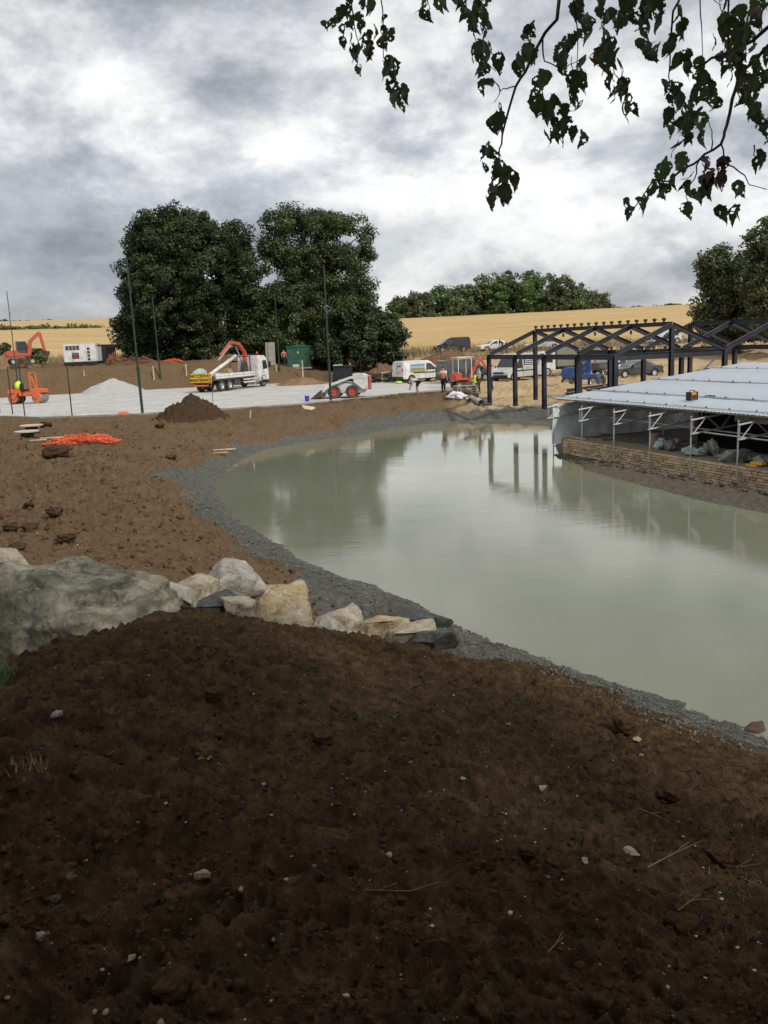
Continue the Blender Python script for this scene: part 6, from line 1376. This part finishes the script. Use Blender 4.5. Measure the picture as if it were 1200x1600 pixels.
twig([(550, 1394), (590, 1398), (640, 1396), (690, 1384)], .006, 'long thin curved twig lying across the middle of the soil', 'khaki')
twig([(1012, 1358), (1050, 1340), (1096, 1316)], .006, 'straight pale twig pointing up to the right')
twig([(1000, 1266), (1018, 1275), (1044, 1285)], .005, 'short pale twig below the lone black clod')
twig([(856, 1492), (868, 1482), (880, 1468)], .005, 'short pale twig low on the right half')
twig([(1156, 1372), (1175, 1384), (1200, 1394)], .005, 'pale stalk cut by the right border')
twig([(1120, 1350), (1150, 1360), (1190, 1352)], .004, 'thin dry stalk by the right border above the other')
twig([(1060, 1425), (1080, 1412), (1108, 1408)], .004, 'short stalk left of the right border clods')
g_ = random.Random(3); P = [hit(g_.uniform(20, 70), g_.uniform(1190, 1215)) for _ in range(8)]; tufts('straw_tuft', 'dry straw tuft near the left edge', [tuple(p) for p in P], .07, M['leaf_dry'], 6, 9, .03)
P = [hit(g_.uniform(990, 1200), g_.uniform(1290, 1480)) for _ in range(26)]; tufts('dry_stalks', 'dry stalks in the soil at the right border', [tuple(p) for p in P], .05, M['leaf_dry'], 4, 10, .03)
P = [hit(g_.uniform(92, 130), g_.uniform(846, 858)) for _ in range(8)]; tufts('straw', 'pale straw lying beside the dark clods', [tuple(p) for p in P], .12, M['leaf_dry'], 14, 11, .1)
P = [hit(g_.uniform(-10, 16), g_.uniform(1045, 1075)) for _ in range(14)]; tufts('grass_tuft', 'green grass at the left edge beside the hollow', [tuple(p) for p in P], .12, M['leaf_light'], 14, 12, .06)
b = Vector(hit(322, 1190)); wd = thing('weed', 'small green weed alone on the raked soil', 'weed', b)
for k in range(7):
    a = k*.9; L = .05+.012*(k % 3); mb = MB(); dx, dy = math.cos(a), math.sin(a); nx_, ny_ = -dy, dx
    mb.add([(0, 0, .0), (dx*L*.5+nx_*.012, dy*L*.5+ny_*.012, .035), (dx*L, dy*L, .03), (dx*L*.5-nx_*.012, dy*L*.5-ny_*.012, .035)], [(0, 1, 2, 3)]); mb.build('leaf', mat('weed_leaf', (.07, .16, .05), .6) if k == 0 else bpy.data.materials['weed_leaf'], wd)
# ------------------------------------------------------------------ the tree over the viewpoint
M['overleaf'] = leafmat('overhanging_leaves', (.012, .020, .006), (.022, .036, .010), (.040, .055, .016), .35)
def solid_leaf(nm, c, tr=.4):
    Mt = bpy.data.materials.new(nm); Mt.use_nodes = True; t = Mt.node_tree; b = t.nodes['Principled BSDF']; out = t.nodes['Material Output']
    oi = N(t, 'ShaderNodeObjectInfo'); k = ramp(t, oi.outputs['Random'], [(0, tuple(x*.6 for x in c)), (1, tuple(x*1.5 for x in c))])
    k = mixc(t, ramp(t, noise(t, N(t, 'ShaderNodeTexCoord').outputs['Object'], 7, 5), [(.5, 0), (.72, .6)]), k, (c[0]*1.5, c[1]*.75, c[2]*.7))
    t.links.new(k, b.inputs['Base Color']); b.inputs['Roughness'].default_value = .5; tr_ = N(t, 'ShaderNodeBsdfTranslucent'); t.links.new(k, tr_.inputs[0]); mx = N(t, 'ShaderNodeMixShader'); mx.inputs[0].default_value = tr
    t.links.new(b.outputs[0], mx.inputs[1]); t.links.new(tr_.outputs[0], mx.inputs[2]); t.links.new(mx.outputs[0], out.inputs[0]); return Mt
M['twigleaf'] = solid_leaf('lime_leaf', (.042, .075, .020), .5); M['brownleaf'] = solid_leaf('browning_leaf', (.10, .062, .018)); M['purpleleaf'] = solid_leaf('purple_brown_leaf', (.045, .012, .014), .2)
TB = Vector((2.2, -3.6, 0)); TB.z = 2.6
ot = thing('overhanging_tree', 'tree over the viewpoint, its leafy twigs hanging into the sky at the top right', 'tree', TB)
mb = MB(); mb.tube([(0, 0, -1.2), (0, 0, 0), (.05, .1, 2.2), (0, .3, 4.2), (-.3, .6, 6.4), (-.4, .8, 8.6)], [.5, .38, .32, .28, .2, .08], 12); mb.build('trunk', 'bark', ot, smooth=True)
mb = MB(); g = np.random.default_rng(5)
for k in range(16):
    a = k*.8; L = g.uniform(4, 7.5); z0 = g.uniform(3.6, 6); mb.tube([(0, .3, z0), (math.cos(a)*L*.5, .3+math.sin(a)*L*.5, z0+.9), (math.cos(a)*L, .3+math.sin(a)*L, z0+1.0)], [.13, .08, .03], 6)
mb.build('limbs', 'bark', ot, smooth=True)
C, Rr = crown_clumps([(-1.2, 2.0, 6.6, 8.5, 7.4, 2.6), (-3.5, 3.0, 6.8, 6, 6, 2.2), (1.5, 1.5, 7.4, 7, 6, 2.5), (5.5, -1.5, 6.6, 6, 6.5, 2.3)], 420, g, .3, (.7, 1.3))
def in_frame(P):
    px, py = proj(TB+Vector(P)); d = (TB+Vector(P)-CAM).dot(cF); return d > .2 and py > -160 and -200 < px < 1400
ok = np.array([not in_frame((c[0], c[1], c[2]-r)) for c, r in zip(C, Rr)]); C, Rr = C[ok], Rr[ok]
o = link('crown', leaves_mesh('crown', C, Rr, 75, .11, g), M['overleaf'], ot); o['kind'] = 'stuff'
def leaf_variant(seed):
    g = np.random.default_rng(seed); bm = bmesh.new(); nl, nw = 12, 8; vs = {}
    ph = g.uniform(0, 6, 4); cur = g.normal()*.35; fold = g.uniform(.1, .6)
    for i in range(nl+1):
        t = i/nl; w = .37*(math.sin(math.pi*min(1, (t*.95+.04))**.62))**1.1*(1-.25*t)+.012
        for j in range(nw+1):
            u = j/nw*2-1; ww = w*(1+(.10*math.sin(t*34+ph[0])+.06*math.sin(t*57+ph[1]))*(abs(u) > .9))
            vs[i, j] = bm.verts.new((u*ww, abs(u)*ww*fold*.6+.10*math.sin(t*5+ph[2])+cur*t*t*.5, -t*(1+.02*math.sin(u*9+ph[3]))))
    hc = [(g.integers(1, nl), g.integers(0, nw), g.uniform(.6, 1.5)) for _ in range(g.integers(1, 5))]
    for i in range(nl):
        for j in range(nw):
            if any((i-a)**2+((j-b_)*1.1)**2 < q*q for a, b_, q in hc) and i > 0: continue
            bm.faces.new((vs[i, j], vs[i, j+1], vs[i+1, j+1], vs[i+1, j]))
    for v in list(bm.verts):
        if not v.link_faces: bm.verts.remove(v)
        elif any(len(e.link_faces) == 1 for e in v.link_edges): v.co += Vector((g.normal()*.02, 0, g.normal()*.02))
    me = bpy.data.meshes.new('leaf'); bm.to_mesh(me); bm.free(); me.polygons.foreach_set('use_smooth', [True]*len(me.polygons)); return me
LV = {k: [leaf_variant(900+i+40*q) for i in range(9)] for q, k in enumerate(('twigleaf', 'brownleaf', 'purpleleaf'))}
for k, l in LV.items():
    for me in l: me.materials.append(M[k])
TW = [([(548, -260), (545, -60), (550, 10), (558, 60), (575, 95)], 3.3, .006), ([(590, -250), (592, -40), (598, 40), (600, 90), (612, 105), (624, 140)], 3.25, .005), ([(655, -220), (660, -30), (672, 14)], 3.4, .004), ([(718, -260), (722, -20), (735, 35), (748, 75), (758, 96), (775, 112)], 3.3, .005),
      ([(905, -260), (885, -60), (868, 32), (846, 62), (826, 98), (806, 135), (792, 180), (782, 225), (779, 250), (792, 272)], 3.0, .012), ([(846, 62), (850, 95), (880, 108), (914, 90)], 2.95, .005), ([(895, -220), (896, 0), (904, 60), (901, 105)], 3.0, .006), ([(908, -220), (910, 5), (912, 45), (885, 80)], 3.05, .005), ([(806, 135), (785, 138), (772, 160)], 3.0, .004),
      ([(985, -220), (975, 0), (970, 30)], 3.1, .005), ([(1066, -240), (1060, 0), (1048, 55), (1046, 120), (1052, 160)], 2.9, .008), ([(1094, -220), (1095, 20), (1098, 88)], 2.95, .005), ([(1290, -80), (1215, 30), (1160, 72), (1112, 92), (1085, 105)], 2.8, .014), ([(1310, -20), (1210, 60), (1165, 110), (1150, 135), (1136, 195), (1127, 225), (1092, 250), (1062, 268), (1044, 284), (1020, 281), (1008, 300), (988, 330)], 2.75, .011),
      ([(1127, 225), (1135, 255), (1163, 275), (1170, 290), (1198, 296)], 2.75, .005), ([(1112, 235), (1112, 205), (1103, 180)], 2.75, .004), ([(1092, 250), (1085, 280), (1070, 300), (1078, 322)], 2.75, .004), ([(1180, 225), (1178, 240), (1190, 255)], 2.7, .004), ([(1150, -220), (1140, 0), (1137, 60), (1140, 110)], 2.85, .007)]
branches = []
for pts, D, rad in TW:
    P = [at(px, py, D+.10*math.sin(i*1.7+px)) for i, (px, py) in enumerate(pts)]; o0 = P[0]
    Q = []
    for a, b_ in zip(P[:-1], P[1:]):
        for k in range(3): Q.append(a.lerp(b_, k/3)+Vector((rnd.gauss(0, .002), 0, rnd.gauss(0, .002))))
    Q.append(P[-1]); mb = MB(); n_ = len(Q); mb.tube([q-o0 for q in Q], [max(.0012, rad*(.55-.42*i/n_)) for i in range(n_)], 6)
    if pts[0][1] < -10:
        top = TB+Vector((rnd.uniform(-.8, .8), .6, 4.2+rnd.random())); mb.tube([Vector((0, 0, 0)), (top-o0)*.35+Vector((0, 0, .5)), top-o0], [rad*.6, rad*1.2, rad*2.6], 6)
    ob = mb.build('branch', 'bark', ot, loc=o0-TB, smooth=True); branches.append((ob, Q, D))
CL = [(560, 36, 30, 34, 20), (520, 30, 12, 12, 5), (604, 48, 10, 22, 7), (550, 84, 8, 10, 2), (577, 86, 4, 8, 1), (561, 118, 5, 8, 1), (600, 100, 3, 14, 2), (614, 112, 10, 16, 4), (612, 148, 8, 14, 3), (628, 158, 6, 12, 2),
      (655, 2, 8, 8, 2), (665, 22, 4, 10, 1), (690, 4, 10, 6, 2), (720, 6, 10, 8, 2), (748, 8, 12, 8, 3), (728, 18, 6, 10, 2), (742, 32, 6, 12, 2), (758, 44, 7, 18, 3), (748, 82, 8, 14, 3), (768, 82, 6, 12, 2), (757, 118, 10, 20, 4), (778, 128, 5, 8, 1), (775, 106, 4, 10, 1),
      (826, 46, 6, 10, 2), (828, 84, 12, 26, 6), (808, 112, 4, 10, 1), (850, 142, 8, 20, 3), (836, 160, 8, 16, 3), (778, 186, 9, 16, 4), (764, 248, 10, 16, 3), (780, 272, 9, 12, 3), (800, 284, 10, 14, 4), (774, 316, 8, 22, 4), (786, 300, 6, 12, 2),
      (884, 68, 10, 12, 3), (878, 92, 8, 12, 3), (898, 10, 12, 10, 3), (934, 10, 8, 12, 2), (952, 28, 8, 12, 2), (972, 45, 9, 14, 2), (915, 45, 9, 16, 3), (893, 115, 20, 20, 8), (906, 150, 14, 26, 6), (864, 172, 14, 18, 5), (872, 200, 16, 22, 6), (900, 212, 8, 14, 2),
      (945, 75, 12, 28, 6), (958, 105, 10, 14, 3), (966, 130, 14, 20, 5), (982, 150, 10, 22, 4), (978, 175, 6, 10, 1), (988, 18, 12, 14, 4), (1003, 46, 8, 22, 4), (1016, 24, 14, 20, 5), (1018, 86, 8, 16, 2), (1034, 84, 6, 12, 1),
      (1066, 36, 9, 18, 3), (1058, 60, 10, 16, 3), (1068, 105, 14, 16, 4), (1052, 150, 12, 18, 5), (1070, 165, 22, 24, 8), (1060, 205, 18, 28, 8), (1085, 200, 14, 20, 4), (1098, 110, 8, 16, 3), (1102, 132, 12, 10, 3), (1108, 160, 12, 16, 3),
      (1125, 20, 8, 22, 4), (1135, 70, 20, 34, 11), (1150, 30, 14, 20, 4), (1162, 70, 18, 24, 7), (1185, 20, 16, 22, 5), (1160, 120, 22, 26, 9), (1190, 110, 14, 30, 7), (1172, 165, 16, 24, 6), (1192, 200, 12, 24, 5), (1182, 252, 8, 14, 2),
      (1040, 264, 10, 10, 3), (1062, 256, 6, 10, 2), (1012, 306, 10, 16, 3), (992, 326, 10, 8, 2), (1034, 292, 12, 14, 3), (1048, 282, 5, 8, 1), (1076, 288, 7, 12, 2), (1098, 298, 14, 14, 3), (1078, 322, 5, 8, 1), (1138, 330, 12, 14, 3), (1162, 306, 12, 12, 2)]
SP_ = [((936, 96), (8, 26), 4, 'brownleaf'), ((1185, 15), (12, 10), 2, 'brownleaf'), ((1140, 66), (6, 8), 1, 'brownleaf'), ((1120, 275), (16, 26), 9, 'purpleleaf')]
nleaf = 0
def put_leaf(px, py, kind, small=False):
    global nleaf
    best = min(branches, key=lambda b: min((proj(q)[0]-px)**2+(proj(q)[1]-py)**2 for q in b[1][::3])); D = best[2]+rnd.uniform(-.28, .28)
    me = rnd.choice(LV[kind]); s = (rnd.uniform(22, 34) if not small else rnd.uniform(14, 22))/FPX*D
    p = at(px, py, D)-TB; e = Euler((rnd.gauss(0, .4), rnd.gauss(0, .4), rnd.uniform(-1.45, 1.45)+(math.pi if rnd.random() < .5 else 0)))
    sc_ = (s*rnd.uniform(.75, 1.1), s, s); p = p-e.to_matrix() @ Vector((0, 0, -s*.5))
    if kind == 'twigleaf' and rnd.random() < .53:
        mt_ = Matrix.LocRotScale(p, e, sc_); extra.add([mt_ @ v.co for v in me.vertices], [tuple(q.vertices) for q in me.polygons]); return
    o = bpy.data.objects.new('leaf', me); COL.objects.link(o); o.parent = best[0]; o.rotation_euler = e; o.scale = sc_; o.location = p-best[0].location; nleaf += 1
extra = MB()
for cx, cy, rx, ry, n in CL:
    for k in range(int(n*1.35+rnd.random())):
        put_leaf(cx+rnd.uniform(-1, 1)*rx, cy+rnd.uniform(-1, 1)*ry, 'twigleaf', (cx < 620 and cy < 80))
for (cx, cy), (rx, ry), n, kd in SP_:
    for k in range(n): put_leaf(cx+rnd.uniform(-1, 1)*rx, cy+rnd.uniform(-1, 1)*ry, kd)

o = extra.build('leaves', 'twigleaf', ot, smooth=True); o['kind'] = 'stuff'
print('LEAVES', nleaf)
